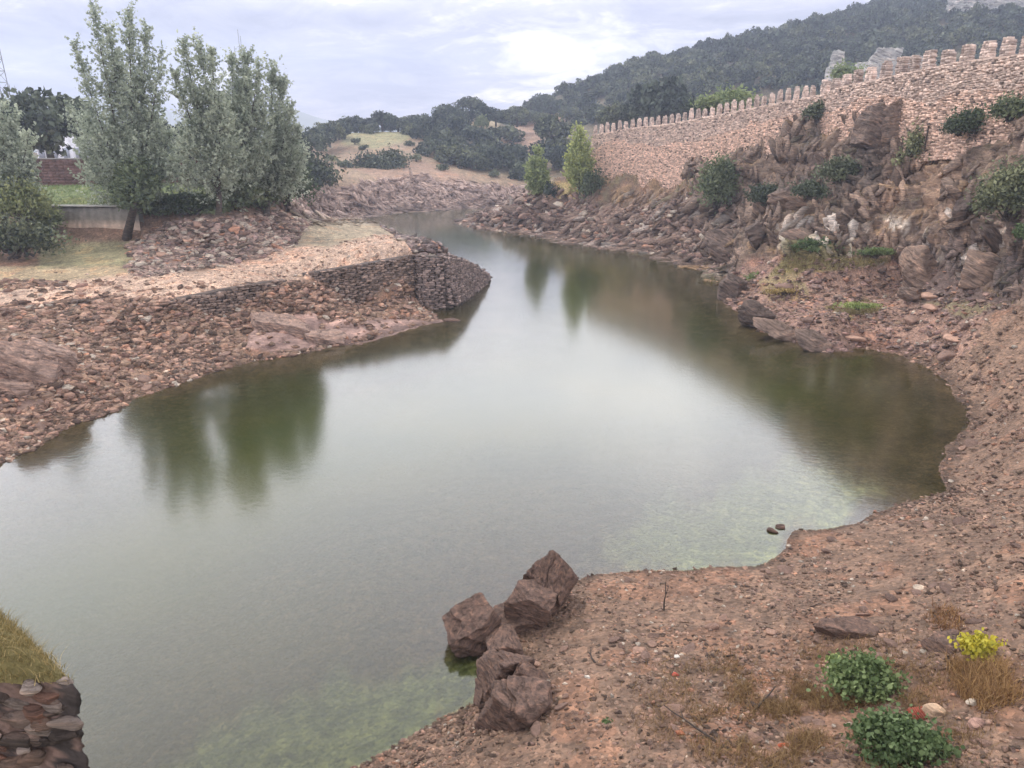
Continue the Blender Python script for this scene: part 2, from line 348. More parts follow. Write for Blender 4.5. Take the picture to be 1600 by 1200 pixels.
# far bank and hills
cy((455,322,150),(460,292,158),(560,288,172),(640,280,188),(720,284,196),(800,292,204),(560,320,167),(640,312,180),(460,262,175))
cy((500,260,200),(560,250,210),(650,240,225),(700,262,214),(600,206,262),(540,208,255),(480,235,235),(750,200,285),(800,268,232),(850,212,300),(880,170,335),(740,180,300),(870,149,352),(1000,109,382),(1100,94,402),(1200,70,422),(1300,44,440),(1400,12,455),(1500,-20,465),(1600,-55,480),(1750,-100,500),(660,205,272),(900,255,225),(1000,180,262),(1100,155,270),(1200,130,282),(1300,105,290),(1400,80,296),(1500,60,302),(1600,30,310),(1750,10,320),(820,230,260))
cw((800,420,8),(600,330,6),(500,330,8),(300,400,8),(0,400,8),(-200,400,8),(1000,520,15),(1300,620,30),(1600,650,50),(700,600,2),(300,650,3),(0,650,3),(-200,650,3),(1000,650,5),(1300,650,20),(1000,180,7),(1200,180,11),(1400,170,14),(1600,150,15),(1000,220,8),(900,205,4),(800,215,6))
cp.append((0, 3, 4)); cp.append((20, 3, 9)); cp.append((8, 6, 4.5)); cp.append((-15, 1, 2))
cp = np.array(cp)
# drop control points that fall nearly together
def qc(x, y): return np.stack([np.arctan2(x, y), np.log(np.hypot(x, y))], -1)
Qc = qc(cp[:, 0], cp[:, 1]); keep = []
for i in range(len(cp)):
    if all(np.hypot(*(Qc[i]-Qc[j])) > .004 for j in keep): keep.append(i)
cp = cp[keep]; Qc = Qc[keep]
K = np.sqrt(((Qc[:, None]-Qc[None])**2).sum(-1)+1e-6); n_ = len(cp)
A = np.zeros((n_+1, n_+1)); A[:n_, :n_] = K; A[:n_, n_] = 1; A[n_, :n_] = 1; A[np.arange(n_), np.arange(n_)] -= 2e-4
wt = np.linalg.solve(A, np.append(cp[:, 2], 0))
def base_z(X, Y):
    q = qc(X, Y).astype(np.float32); out = np.empty(len(X), np.float32)
    Q32 = Qc.astype(np.float32); W32 = wt[:n_].astype(np.float32)
    for s in range(0, len(X), 20000):
        e = q[s:s+20000]
        d = np.sqrt((e[:, None, 0]-Q32[None, :, 0])**2+(e[:, None, 1]-Q32[None, :, 1])**2+1e-6)
        out[s:s+20000] = d @ W32 + wt[n_]
    return out
NC, NR = 760, 900
az = np.radians(np.linspace(-52, 48, NC))
lr = np.linspace(math.log(5), math.log(700), 4000); rr = np.exp(lr)
dens = 1 + 2.0*((rr > 54) & (rr < 150)) + 1.0*((rr > 150) & (rr < 230)) + .5*((rr > 18) & (rr < 54)) - .6*(rr < 13)
cd = np.cumsum(dens); lrow = np.interp(np.linspace(cd[0], cd[-1], NR), cd, lr)
AZ, LR = np.meshgrid(az, lrow); R_ = np.exp(LR)
X = (R_*np.sin(AZ)).ravel(); Y = (R_*np.cos(AZ)).ravel()
Zb = base_z(X, Y).astype(float)
pxy = np.stack([X, Y, X*0], 1)
wob = fbm(pxy*.35, 4, 3)*np.clip(np.hypot(X, Y)/60, .25, 1.6)*.9
SD = poly_sd(X, Y, SH) + wob
out = SD > 0
Z = np.where(out, np.maximum(Zb, .10*np.minimum(SD, 3)+.02), -np.minimum(np.minimum(-SD, 9)*.085+np.maximum(-SD-9, 0)*.25, 3.5))
bl = sstep(0, 2.5, SD); Z = np.where(out, Z*bl + (1-bl)*np.minimum(Z, .22*SD), Z)
U, Vv = uv_of(X, Y, Z); XG, YG = X, Y

def inpoly(poly, warp=8, seed=0):
    poly = np.array(poly, float); lo = poly.min(0)-3*warp; hi = poly.max(0)+3*warp
    m = (U > lo[0]) & (U < hi[0]) & (Vv > lo[1]) & (Vv < hi[1]); r = np.zeros(len(U), np.float32)
    idx = np.nonzero(m)[0]
    if len(idx) == 0: return r
    sc_ = 14/np.maximum(np.hypot(XG[idx], YG[idx]), 8)
    pp = np.stack([XG[idx]*sc_*.6, YG[idx]*sc_*.6, idx*0+seed*7.3], 1)
    uu = U[idx]+warp*1.6*fbm(pp*3, 3, seed+50); vv = Vv[idx]+warp*.8*fbm(pp*3+9, 3, seed+60)
    sd = poly_sd(uu, vv, poly); r[idx] = 1-sstep(-warp*.5, warp*.5, sd); return r
C = np.empty((len(X), 3), np.float32); C[:] = (.195, .132, .097); RK = np.full(len(X), .15, np.float32)
ROCKA = np.zeros(len(X), np.float32)      # displacement amplitude for bedrock
def paint(poly, col, rk=None, amp=None, k=1.0, warp=8, seed=0, mask=1.0):
    global C, RK, ROCKA
    m = mask*(inpoly(poly, warp, seed) if not isinstance(poly, np.ndarray) else poly)*k
    C = C*(1-m[:, None])+np.array(col, np.float32)*m[:, None]
    if rk is not None: RK = RK*(1-m)+rk*m
    if amp is not None: ROCKA = ROCKA*(1-m)+amp*m
    return m
farm = sstep(165, 190, np.hypot(X, Y)); paint(farm.astype(np.float32), (.24, .20, .14), .1, .0)
hillm = (sstep(-2, 2, Vv*0+(np.hypot(X, Y)-230)/10)).astype(np.float32); paint(hillm, (.15, .135, .095), .2, .4)
meadow = paint([(440,300),(470,235),(540,200),(660,200),(720,250),(770,272),(830,275),(820,294),(700,288),(600,292)], (.255,.195,.14), 0, 0, seed=1)
paint([(530,226),(545,200),(665,200),(640,222),(590,232)], (.26,.265,.15), seed=2, k=.8)
paint([(560,262),(650,250),(700,262),(740,282),(620,284)], (.29,.20,.155), k=.7, seed=21)
paint([(812,172),(892,160),(885,200),(850,215),(805,262),(770,240),(795,200)], (.30,.215,.165), 0, 0, seed=3)
paint([(725,180),(770,175),(780,200),(730,205)], (.36,.30,.2), 0, 0, seed=4)
farrock = paint([(448,350),(448,300),(470,288),(560,290),(640,276),(720,282),(830,294),(840,340),(560,348)], (.35,.265,.225), 1, 1.3, warp=5, seed=5)
paint([(-400,480),(-400,420),(60,418),(180,420),(320,425),(400,390),(470,345),(570,340),(660,372),(650,402),(480,432),(380,447),(250,472),(170,462),(80,475)], (.44,.325,.255), 0, 0, seed=6)
paint([(225,430),(300,410),(440,390),(520,385),(640,362),(575,345),(470,345),(450,370),(330,395)], (.29,.255,.185), 0, 0, seed=7, k=.9)
paint([(-300,470),(-300,425),(60,415),(180,412),(230,420),(180,432),(60,450)], (.32,.27,.17), seed=8, k=.8)
paint([(60,420),(60,385),(220,375),(240,400),(200,415)], (.22,.22,.13), seed=9, k=.8)
talus = paint([(205,432),(212,378),(260,350),(440,330),(480,347),(462,385),(400,400),(320,418)], (.23,.155,.12), .3, .15, seed=10)
lawn = paint([(-300,330),(-300,285),(450,280),(440,305),(340,335),(225,325)], (.135,.175,.075), 0, 0, warp=4, seed=11)
lo_out = paint([(380,545),(395,505),(440,490),(520,500),(690,498),(700,508),(600,530),(520,552)], (.33,.23,.20), .9, .35, seed=12)
out_l = paint([(-200,640),(-200,540),(60,535),(95,570),(80,630),(30,645)], (.26,.18,.15), .9, .3, seed=13)
prom = paint([(715,352),(780,325),(840,300),(930,300),(1090,300),(1140,330),(1150,400),(1120,430),(1000,400),(830,372)], (.235,.168,.132), .75, .55, seed=14)
mound = paint([(925,315),(925,255),(1010,245),(1075,260),(1090,300),(1040,320),(960,325)], (.20,.14,.105), .4, .6, seed=15)
cliff = paint([(1090,440),(1100,330),(1075,262),(1100,240),(1290,185),(1450,180),(1600,150),(2300,100),(2300,520),(1620,482),(1500,450),(1440,412),(1230,400),(1180,440),(1140,470)], (.27,.20,.155), 1, 1.5, seed=16)
bench = paint([(1140,520),(1120,450),(1180,400),(1440,405),(1560,460),(1500,560),(1350,545),(1290,555)], (.25,.165,.13), .2, .12, seed=17)
paint([(1120,470),(1150,455),(1240,505),(1330,545),(1290,556),(1180,520)], (.30,.195,.165), .9, .35, seed=18)
dk = paint([(1400,460),(1420,390),(1500,380),(1600,410),(1620,470),(1500,500)], (.15,.115,.105), .7, .5, seed=19, k=.8)
for i, (pl, k) in enumerate([([(1230,400),(1250,380),(1300,385),(1400,395),(1390,412),(1280,425),(1200,430)], .8), ([(1180,440),(1240,425),(1270,470),(1200,470)], .5), ([(1290,480),(1340,465),(1380,485),(1330,498)], .8), ([(1440,470),(1560,470),(1500,500)], .4)]):
    paint(pl, (.25, .235, .10), .05, seed=30+i, k=k)
paint([(860,300),(850,285),(905,280),(925,300),(900,312)], (.42,.34,.17), .0, 0, seed=40)
P3w = np.stack([X, Y, X*0], 1)
algae = paint([(880,900),(890,860),(1000,820),(1120,760),(1250,710),(1330,760),(1380,790),(1240,840),(1230,895)], (.33, .34, .225), 0, 0, warp=55, seed=41, mask=(~out)*sstep(850, 1080, U+40*vnoise(P3w*.5, 5)))
paint([(180,1260),(330,1140),(480,1080),(640,1040),(750,1040),(760,1110),(640,1170),(560,1260)], (.30, .31, .20), 0, 0, warp=55, seed=42, mask=~out)
paint([(1080,1200),(1100,1060),(1200,1000),(1330,1000),(1420,1050),(1330,1200)], (.21,.12,.08), seed=43, k=.6, warp=50)
# broad drifts of different soil, wet foot along the water
P3 = np.stack([X, Y, Z], 1)
nb = fbm(P3*.12, 4, 70); nm = fbm(P3*.6, 4, 71)
C *= (1+.22*nb+.18*nm)[:, None]
C = np.where((nm > .25)[:, None] & out[:, None] & (RK < .5)[:, None], C*np.array((1.08, .96, .9)), C)
wet = (1-sstep(.2, 1.3+.5*nm, SD*60/np.maximum(R_.ravel(), 20)))*(SD > 0); C *= (1-.5*wet)[:, None]
C[~out & (algae < .3)] *= .8

def grid_normals(Pn):
    G = Pn.reshape(NR, NC, 3); du = np.gradient(G, axis=1); dv = np.gradient(G, axis=0)
    n = np.cross(du, dv).reshape(-1, 3); n /= np.linalg.norm(n, axis=1)[:, None]+1e-12
    return np.where(n[:, 2:] < 0, -n, n)
Nn = grid_normals(P3)
rot = np.array([[math.cos(.55), 0, math.sin(.55)], [0, 1, 0], [-math.sin(.55), 0, math.cos(.55)]])
sel = np.nonzero(ROCKA > .01)[0]; ps = P3[sel]; pr = (ps @ rot)*np.array((.16, .22, .8))
qq = ps @ np.array((-.52, .1, .85)) + 1.6*fbm(ps*.13, 3, 85) + .5*fbm(ps*.6, 2, 86)
d1 = .8*ledge(qq*.55, 80)+.6*ledge(qq*1.4, 81)+.35*ledge(qq*3.3, 82)                      # tilted beds
d2 = fbm(ps*.18, 4, 90, .5); d3 = fbm(ps*.9, 4, 95, .55, True)
amp = ROCKA[sel]*np.clip(SD[sel]/2.5, .12, 1)
disp = np.zeros(len(X)); disp[sel] = amp*(.55*d1+1.7*d2+.55*d3-.35)
P3 = P3 + Nn*disp[:, None]
gm = (ROCKA < .5) & out
small = fbm(P3*np.array((1.1, 1.1, 1.1)), 4, 99)*.07 + fbm(P3*.25, 3, 98)*.16
P3[:, 2] += np.where(gm, small*np.clip(SD/2, 0, 1)*np.clip(1-.0*RK, 0, 1), 0)*(1-.6*lawn)
P3[out, 2] = np.maximum(P3[out, 2], .012+.02*np.clip(SD[out], 0, 2))
NRM = grid_normals(P3)
# cliff colouring by ledges (dry grass) and rock kinds, which belong to the stone itself
flat = sstep(.55, .85, NRM[:, 2]+.18*nm); cm = cliff*(1-bench)
nc = fbm(P3*.33, 4, 110); nw = fbm(P3*np.array((1.2, 1.2, .25)), 3, 111)
def blend(m, col):
    global C
    C = C*(1-m[:, None])+np.array(col)*m[:, None]
och = inpoly([(1360,400),(1375,290),(1400,235),(1460,235),(1500,300),(1520,380),(1440,400)], 14, 220)
blend(cm*sstep(.1, .45, nc)*.6, (.36, .265, .21)); blend(cm*sstep(.05, .35, -nc)*.75, (.13, .108, .092)); blend(cm*och*sstep(-.3, .2, fbm(P3*.5, 3, 221))*.85, (.50, .35, .255))
blend(cm*flat*sstep(.0, .35, nm)*.7, (.33, .215, .11)); blend(cm*flat*sstep(-.05, .25, -nm)*.85, (.12, .105, .07))
blend(mound*sstep(.0, .35, nc)*.6, (.17, .16, .09)); blend(mound*sstep(0, .3, -nc)*.6, (.30, .21, .12))
lowc = cm*sstep(440, 350, Vv)*sstep(330, 360, Vv)*sstep(1180, 1240, U)
blend(np.clip(lowc, 0, 1)*sstep(.2, .27, nw), (.78, .70, .62)); blend(np.clip(lowc, 0, 1)*sstep(.0, .3, -nw)*.6, (.13, .10, .095))
blend(prom*sstep(.3, .42, fbm(P3*.7, 3, 120))*.6, (.42, .38, .34))
RK = RK*(1-.7*cm*flat)
C *= (1-.2*np.clip(cliff+prom, 0, 1)*RK)[:, None]

G = P3.reshape(NR, NC, 3)
fi, fj = np.meshgrid(np.arange(NR-1), np.arange(NC-1), indexing='ij'); v00 = (fi*NC+fj).ravel()
quads = np.stack([v00, v00+1, v00+NC+1, v00+NC], 1)
# split into pieces of the setting
lab = np.zeros(len(X), int)          # 0 gravel_shore
rr_ = np.hypot(X, Y)
lab[(U < 790) & (rr_ < 170) & (Vv > 0)] = 1
lab[(X < -1) & (rr_ < 60)] = 1; lab[Vv > 850] = 0
for m, k in ((lawn, 2), (farrock, 3), (prom, 4), (mound, 4), (cliff, 5)): lab[m > .5] = k
lab[(rr_ > 150) & (farrock <= .5)] = 6; lab[(meadow > .5)] = 7; lab[bench > .5] = 0
lab[(rr_ > 105) & (U > 790) & (lab == 0)] = 6
lab[(rr_ > 100) & (rr_ <= 170) & (U < 480) & (lab == 1)] = 6
lab[~out] = 8
fl = lab[quads[:, 0]]
names = ['gravel_shore', 'stony_bank', 'lawn', 'rocky_far_bank', 'rubble_headland', 'rock_cliff', 'wooded_hillside', 'meadow_slope', 'river_bed']
SET = {}
for k, nm_ in enumerate(names):
    q = quads[fl == k]
    if len(q) == 0: continue
    used, inv = np.unique(q, return_inverse=True)
    me = mesh_np(nm_, P3[used], inv.reshape(q.shape), M_ground, np.clip(C[used], .01, .9), True, {'rk': RK[used]})
    o = link(nm_, me); tag(o, kind='structure'); SET[nm_] = o
# coarse ground beyond the modelled valley
mb = MB(); n = 40; g = np.linspace(-6000, 6000, n); gx, gy = np.meshgrid(g, g); gz = gx*0-4.5
q = [(i*n+j, i*n+j+1, (i+1)*n+j+1, (i+1)*n+j) for i in range(n-1) for j in range(n-1)]
mb.add(np.stack([gx.ravel(), gy.ravel(), gz.ravel()], 1), q, (.2, .18, .12))
tag(link('ground', mb.mesh('ground', M_ground)), kind='structure')

def gi(x, y):
    i = int(np.clip(np.searchsorted(lrow, math.log(math.hypot(x, y))), 1, NR-2)); j = int(np.clip(round((math.atan2(x, y)-az[0])/(az[1]-az[0])), 0, NC-1))
    return i*NC+j
def ground_z(x, y): return float(P3[gi(x, y), 2])
def seen(u, v, tol=0):                   # first ground met by the sight line at (u, v)
    a, y, d = dirv(u, v)
    for t in np.geomspace(8, 600, 900):
        x_, y_, z_ = a*t, y*t, H+d*t
        if z_ <= max(ground_z(x_, y_), 0): return np.array((x_, y_, z_))
    return np.array((a*600, y*600, H+d*600))

# ------------------------------------------------------------ water
wj = np.arange(0, NC, 3); wi = np.arange(0, NR, 3)
Wd = (-Z).reshape(NR, NC)[np.ix_(wi, wj)]; Wx = X.reshape(NR, NC)[np.ix_(wi, wj)]; Wy = Y.reshape(NR, NC)[np.ix_(wi, wj)]
nw_, nh_ = len(wj), len(wi)
V = np.stack([Wx.ravel(), Wy.ravel(), Wx.ravel()*0], 1)
ii, jj = np.meshgrid(np.arange(nh_-1), np.arange(nw_-1), indexing='ij'); a0 = (ii*nw_+jj).ravel()
wq = np.stack([a0, a0+1, a0+nw_+1, a0+nw_], 1)
dmx = Wd.ravel()[wq].max(1); rmx = np.hypot(Wx, Wy).ravel()[wq].min(1)
wq = wq[(dmx > -1.2) & (rmx < 330)]
def make_water():
    m, t, b = new_mat('river_water'); p = pos(t); dep = attr(t, 'depth', 'Fac')
    mu = ramp(t, noise_n(t, p, .12, 3, .5), [(.35, (.029, .038, .003)), (.65, (.048, .050, .004))])
    t.links.new(mu, b.inputs['Base Color']); b.inputs['Specular IOR Level'].default_value = 0; b.inputs['Roughness'].default_value = 1
    tr = t.nodes.new('ShaderNodeBsdfTransparent'); tr.inputs[0].default_value = (.80, .86, .66, 1)
    al = math_n(t, 'SUBTRACT', 1.0, math_n(t, 'EXPONENT', math_n(t, 'MULTIPLY', math_n(t, 'MAXIMUM', dep, 0.0), -1.05)))
    m1 = t.nodes.new('ShaderNodeMixShader'); t.links.new(al, m1.inputs[0]); t.links.new(tr.outputs[0], m1.inputs[1]); t.links.new(b.outputs[0], m1.inputs[2])
    gl = t.nodes.new('ShaderNodeBsdfGlossy'); gl.inputs['Roughness'].default_value = .11; gl.inputs[0].default_value = (.95, .97, .97, 1)
    fr = t.nodes.new('ShaderNodeFresnel'); fr.inputs['IOR'].default_value = 1.65
    bn = t.nodes.new('ShaderNodeBump'); bn.inputs['Distance'].default_value = .02; bn.inputs['Strength'].default_value = .2
    mpn = t.nodes.new('ShaderNodeMapping'); t.links.new(p, mpn.inputs[0]); mpn.inputs['Scale'].default_value = (1, 1.6, 1)
    h = math_n(t, 'ADD', noise_n(t, mpn.outputs[0], 2.2, 3, .5), math_n(t, 'MULTIPLY', noise_n(t, mpn.outputs[0], 9, 2, .5), .25))
    rings = t.nodes.new('ShaderNodeTexVoronoi'); rings.inputs['Scale'].default_value = 1.7; t.links.new(p, rings.inputs['Vector'])
    rg = math_n(t, 'MULTIPLY', math_n(t, 'SINE', math_n(t, 'MULTIPLY', rings.outputs['Distance'], 60)), math_n(t, 'LESS_THAN', rings.outputs['Distance'], .16))
    h = math_n(t, 'ADD', h, math_n(t, 'MULTIPLY', rg, .10))
    t.links.new(h, bn.inputs['Height']); t.links.new(bn.outputs[0], gl.inputs['Normal'])
    ms = t.nodes.new('ShaderNodeMixShader'); t.links.new(fr.outputs[0], ms.inputs[0]); t.links.new(m1.outputs[0], ms.inputs[1]); t.links.new(gl.outputs[0], ms.inputs[2])
    t.links.new(ms.outputs[0], t.nodes['Material Output'].inputs[0]); return m
used, inv = np.unique(wq, return_inverse=True)
tag(link('river_water', mesh_np('river_water', V[used], inv.reshape(wq.shape), make_water(), None, True, {'depth': np.maximum(Wd.ravel()[used], 0)})), kind='structure')

# ------------------------------------------------------------ loose stones
def palette(n, base=(.25, .165, .135), light=.06):
    c = np.array(base)*rng.uniform(.32, 1.55, (n, 1))*(1+rng.normal(0, .022, (n, 3)))
    r = rng.random(n); c[r < light] = np.array((.45, .39, .32))*rng.uniform(.7, 1.1, ((r < light).sum(), 1))
    m = (r > .965); c[m] = np.array((.38, .21, .14))*rng.uniform(.7, 1.2, (m.sum(), 1)); return c
PB = [rock_shape(0, 300+i, (1, .68, .36), 7, 0)[0] + np.random.default_rng(i).uniform(-.13, .13, (12, 3)) for i in range(14)]
def scatter(name, weight, n, smin, smax, base, tilt=None, light=.035, sink=.25, sub=None, power=2.2, seed=0):
    r = np.random.default_rng(500+seed); wgt = weight.astype(float).copy(); rd = R_.ravel()
    cell = (np.gradient(np.exp(lrow))[:, None]*np.exp(lrow)[:, None]*np.ones((1, NC))).ravel()
    wgt *= cell/np.maximum(rd, 10)**1.7; wgt /= wgt.sum()
    idx = r.choice(len(wgt), n, p=wgt); pos_ = P3[idx] + np.stack([r.normal(0, .002, n)*rd[idx], r.normal(0, .003, n)*rd[idx], np.zeros(n)], 1)
    s = (smin+(smax-smin)*r.random(n)**power)*np.clip(rd[idx]/45, .55, 2.2)
    pos_[:, 2] -= s*.42*sink
    an = r.uniform(0, 2*np.pi, n); ti = r.normal(0, .3, (n, 2)); cc = palette(n, base, light)
    if tilt:
        cc = C[idx]*r.uniform(.6, 1.35, (n, 1)); bv = np.stack(PB)[r.integers(0, len(PB), n)]*s[:, None, None]*np.array(tilt[3:])
        nv = NRM[idx]+r.normal(0, tilt[2], (n, 3)); nv /= np.linalg.norm(nv, axis=1)[:, None]
        t1 = np.array((tilt[0], 0, tilt[1]))+r.normal(0, .28, (n, 3)); t1 -= nv*(t1*nv).sum(1)[:, None]; t1 /= np.linalg.norm(t1, axis=1)[:, None]+1e-9; t2 = np.cross(nv, t1)
        V = (bv[..., :1]*t1[:, None]+bv[..., 1:2]*t2[:, None]+bv[..., 2:]*nv[:, None]+P3[idx][:, None]-(nv*(s*.08)[:, None])[:, None]).reshape(-1, 3)
        Fc = (ICO[0][1][None]+np.arange(n)[:, None, None]*12).reshape(-1, 3)
        return tag(link(name, mesh_np(name, V, Fc, M_stone, np.repeat(cc, 12, 0))), kind='stuff')
    bv = np.stack(PB)[r.integers(0, len(PB), n)]
    bv = bv*s[:, None, None]*np.stack([np.ones(n), r.uniform(.6, 1.2, n), r.uniform(.6, 1.5, n)], 1)[:, None]
    x, y, z = bv[..., 0], bv[..., 1], bv[..., 2]
    y, z = y*np.cos(ti[:, :1])-z*np.sin(ti[:, :1]), y*np.sin(ti[:, :1])+z*np.cos(ti[:, :1])
    x, z = x*np.cos(ti[:, 1:])-z*np.sin(ti[:, 1:]), x*np.sin(ti[:, 1:])+z*np.cos(ti[:, 1:])
    x, y = x*np.cos(an)[:, None]-y*np.sin(an)[:, None], x*np.sin(an)[:, None]+y*np.cos(an)[:, None]
    V = (np.stack([x, y, z], -1)+pos_[:, None]).reshape(-1, 3)
    Fc = (ICO[0][1][None]+np.arange(n)[:, None, None]*12).reshape(-1, 3)
    return tag(link(name, mesh_np(name, V, Fc, M_stone, np.repeat(cc, 12, 0))), kind='stuff')
inframe = ((U > -120) & (U < 1720) & (Vv < 1330)).astype(float)
beach = inframe*out*(lab == 0)*(1-cliff); lbank = inframe*out*(lab == 1)*(1-lo_out*.85)*(1-out_l*.6)
sandm = (C[:, 0] > .38)
clump = .4+sstep(-.25, .35, fbm(P3*.35, 4, 301))
tag(scatter('shore_gravel', beach*clump, 30000, .035, .24, (.225, .152, .113), seed=1), 'small red-brown stones strewn over the right-hand shore')
tag(scatter('bank_rubble', lbank*(1-.95*sandm)*(Vv > 440)*(clump-.3), 18000, .07, .42, (.25, .165, .122), seed=2), 'reddish rubble of loose stones covering the left bank')
tag(scatter('talus_rubble', talus*inframe, 6500, .09, .42, (.25, .185, .155), light=.12, seed=3), 'grey rubble on the slope below the left-hand trees')
tag(scatter('headland_rubble', prom*inframe*(1-mound), 12000, .08, .5, (.225, .16, .13), light=.1, seed=4), 'dark rubble covering the headland below the fortress wall')
tag(scatter('sand_pebbles', lbank*sandm, 2500, .03, .16, (.40, .28, .21), seed=5), 'pale pebbles on the sandy flat')
tag(scatter('edge_rubble', lbank*inpoly([(585,344),(640,356),(720,378),(780,420),(760,440),(650,408),(640,380),(600,356)], 4, 320), 3500, .12, .45, (.21, .165, .15), seed=6), 'dark rubble on the tip of the sandy spit')
tag(scatter('bench_stones', bench*inframe*out, 2200, .05, .3, (.24, .165, .14), seed=7), 'scattered stones on the bench below the cliff')

patch = .04+sstep(-.12, .12, fbm(P3*.22, 4, 312)); side = sstep(-.12, .12, fbm(P3*.14, 3, 310))
tag(scatter('cliff_blocks', cm*inframe*(1-flat*.85)*side*patch, 6800, .13, .6, (.2,.2,.2), (.5, -.8, .3, 1.5, .8, .8), seed=8, power=1.7), 'jagged layered rock edges of the cliff')
tag(scatter('cliff_blocks', cm*inframe*(1-flat*.85)*(1-side)*patch, 6800, .13, .6, (.2,.2,.2), (-.6, -.7, .3, 1.5, .8, .8), seed=11, power=1.7), 'cracked rock edges of the cliff, leaning the other way')
tag(scatter('bank_ledges', farrock*inframe*(SD > .3), 6500, .12, .55, (.2,.2,.2), (.8, -.5, .08, 1.9, .75, .6), seed=9, power=1.7), 'slanting rock ledges of the far bank')
tag(scatter('headland_ledges', prom*inframe*(1-mound*.6), 3500, .2, .8, (.2,.2,.2), (.8, .3, .25, 1.6, .8, .8), seed=10, power=1.7), 'layered rock edges on the headland')
# individual stones, shared meshes
SM = []
for i in range(10):
    V, Fc = rock_shape(2, 900+i, (1, rng.uniform(.5, .8), rng.uniform(.22, .42)), 8, .03); SM.append(mesh_np('stone', V, Fc, M_pebble_obj, None, False))
def pick(weight, n, seed):
    r = np.random.default_rng(seed); ww = weight*(np.maximum(R_.ravel(), 1)**.25); ww = np.maximum(ww, 0); return r.choice(len(ww), n, p=ww/ww.sum(), replace=False)
SG = [(beach*(Vv > 560)*(Vv < 1190), 90, (.22, .5), 'flat reddish stone lying on the gravel of the right-hand shore', 'stones on the right-hand shore'),
      (lbank*(Vv > 455)*(1-sandm*1.), 90, (.22, .6), 'angular brown stone among the rubble of the left bank', 'stones on the left bank'),
      (talus, 40, (.3, .8), 'grey weathered stone on the rubble slope under the left-hand trees', 'stones below the left-hand trees'),
      (bench*out, 26, (.35, 1.0), 'dark slab of stone on the grassy bench below the cliff', 'slabs below the cliff'),
      (prom*(Vv > 325), 36, (.5, 1.3), 'brown rock on the rubble headland below the fortress wall', 'rocks on the headland')]
for k, (wg, n, (s0, s1), lb, gp) in enumerate(SG):
    for q in pick(wg*inframe*(SD > .3), n, 40+k):
        s = random.uniform(s0, s1)*(1 if k else np.clip(R_.ravel()[q]/40, .5, 1.2)); p = P3[q]
        o = link('stone', random.choice(SM), loc=(p[0], p[1], p[2]+s*.06), rot=(random.gauss(0, .2), random.gauss(0, .2), random.uniform(0, 6.28)), scale=(s, s, s*random.uniform(.8, 1.2)))
        tag(o, lb, 'stone', gp)

# bedrock blocks set into cliff and far bank: parts of those pieces of the setting
CR = []
for i in range(8):
    V, Fc = rock_shape(4, 950+i, (1.3, .8, .75), 12, .07, .10, (-.5, .1, .85), 5); CR.append(mesh_np('rock', V, Fc, M_cliffrock, None, True))
FR = []
for i in range(5):
    V, Fc = rock_shape(3, 980+i, (2.4, .7, .5), 12, .06, .06, (-.5, .1, .85), 5); FR.append(mesh_np('slab', V, Fc, M_farrock, None, True))
for q in pick(cm*inframe*(1-flat*.7)*(Vv > 190), 75, 71):
    s = random.uniform(.5, 1.7); p = P3[q]-NRM[q]*s*.35
    link('rock', random.choice(CR), SET['rock_cliff'], p, (random.gauss(.1, .25), .5+random.gauss(0, .2), random.gauss(.3, .5)), (s*1.2, s, s*random.uniform(.7, 1.3)))
for q in pick(farrock*inframe*(SD > .5), 26, 72):
    s = random.uniform(.4, .9); p = P3[q]-NRM[q]*s*.45
    link('slab', random.choice(FR), SET['rocky_far_bank'], p, (random.gauss(.2, .1), .3+random.gauss(0, .08), random.gauss(.2, .2)), (s*1.4, s, s*.8))
for q in pick(prom*inframe*(SD > .5), 40, 73):
    s = random.uniform(.5, 1.5); p = P3[q]-NRM[q]*s*.4
    link('rock', random.choice(CR), SET['rubble_headland'], p, (random.gauss(0, .2), -.4+random.gauss(0, .3), random.gauss(0, .6)), (s*1.3, s, s*.7))

# ------------------------------------------------------------ named boulders
def boulder(uv, z0, size, rot_, label, seed, planes=9, strata=.05, sdir=(.6, -.2, .8), sub=5, mat=None, sink=.0, name='boulder', cat='boulder', group=None, sf=5):
    V, Fc = rock_shape(sub, seed, size, planes, .045, strata, sdir, sf)
    V = V+ICO[sub][0]*(fbm(V*(3.5/np.mean(size))+seed, 6, seed+9, .7)*.045*np.mean(size))[:, None] if sub > 3 else V
    me = mesh_np(name, V, Fc, mat or M_boulder, None, False if sub > 4 else True)
    c = P(uv[0], uv[1], z0) if not hasattr(uv, 'shape') else uv
    o = link(name, me, loc=(c[0], c[1], c[2]), rot=rot_); return tag(o, label, cat, group)
G1 = 'outcrop rocks at the water edge in the foreground'
boulder((858,915), .9, (1.05, .85, 1.5), (.25, .6, -.5), 'tallest leaning slab of the foreground outcrop, with streaked layers, farthest out by the green shallows', 11, 8, .11, (.75, .1, .6), group=G1)
boulder((830,948), .85, (.95, .85, .95), (.1, .25, -.25), 'blocky brown boulder with a flat front face in front of the tallest leaning slab', 25, 7, .02, group=G1)
boulder((742,985), .4, (1.3, 1.1, 1.1), (.2, -.4, .3), 'rounded brown boulder of the outcrop that juts farthest left into the water', 13, 9, .09, group=G1)
boulder((795,975), .3, (1.1, .9, .5), (.1, -.2, .3), 'low dark rock bridging the left boulder and the blocky one', 14, 10, .05, group=G1)
boulder((783,1055), .7, (1.0, .9, .95), (0, .3, .5), 'jagged brown rock in the middle of the outcrop above the lowest boulder', 15, 9, .10, group=G1)
boulder((830,1062), .95, (.75, .5, .5), (.2, .4, -.3), 'thin tilted slab on the gravel side of the outcrop', 16, 8, .05, group=G1)
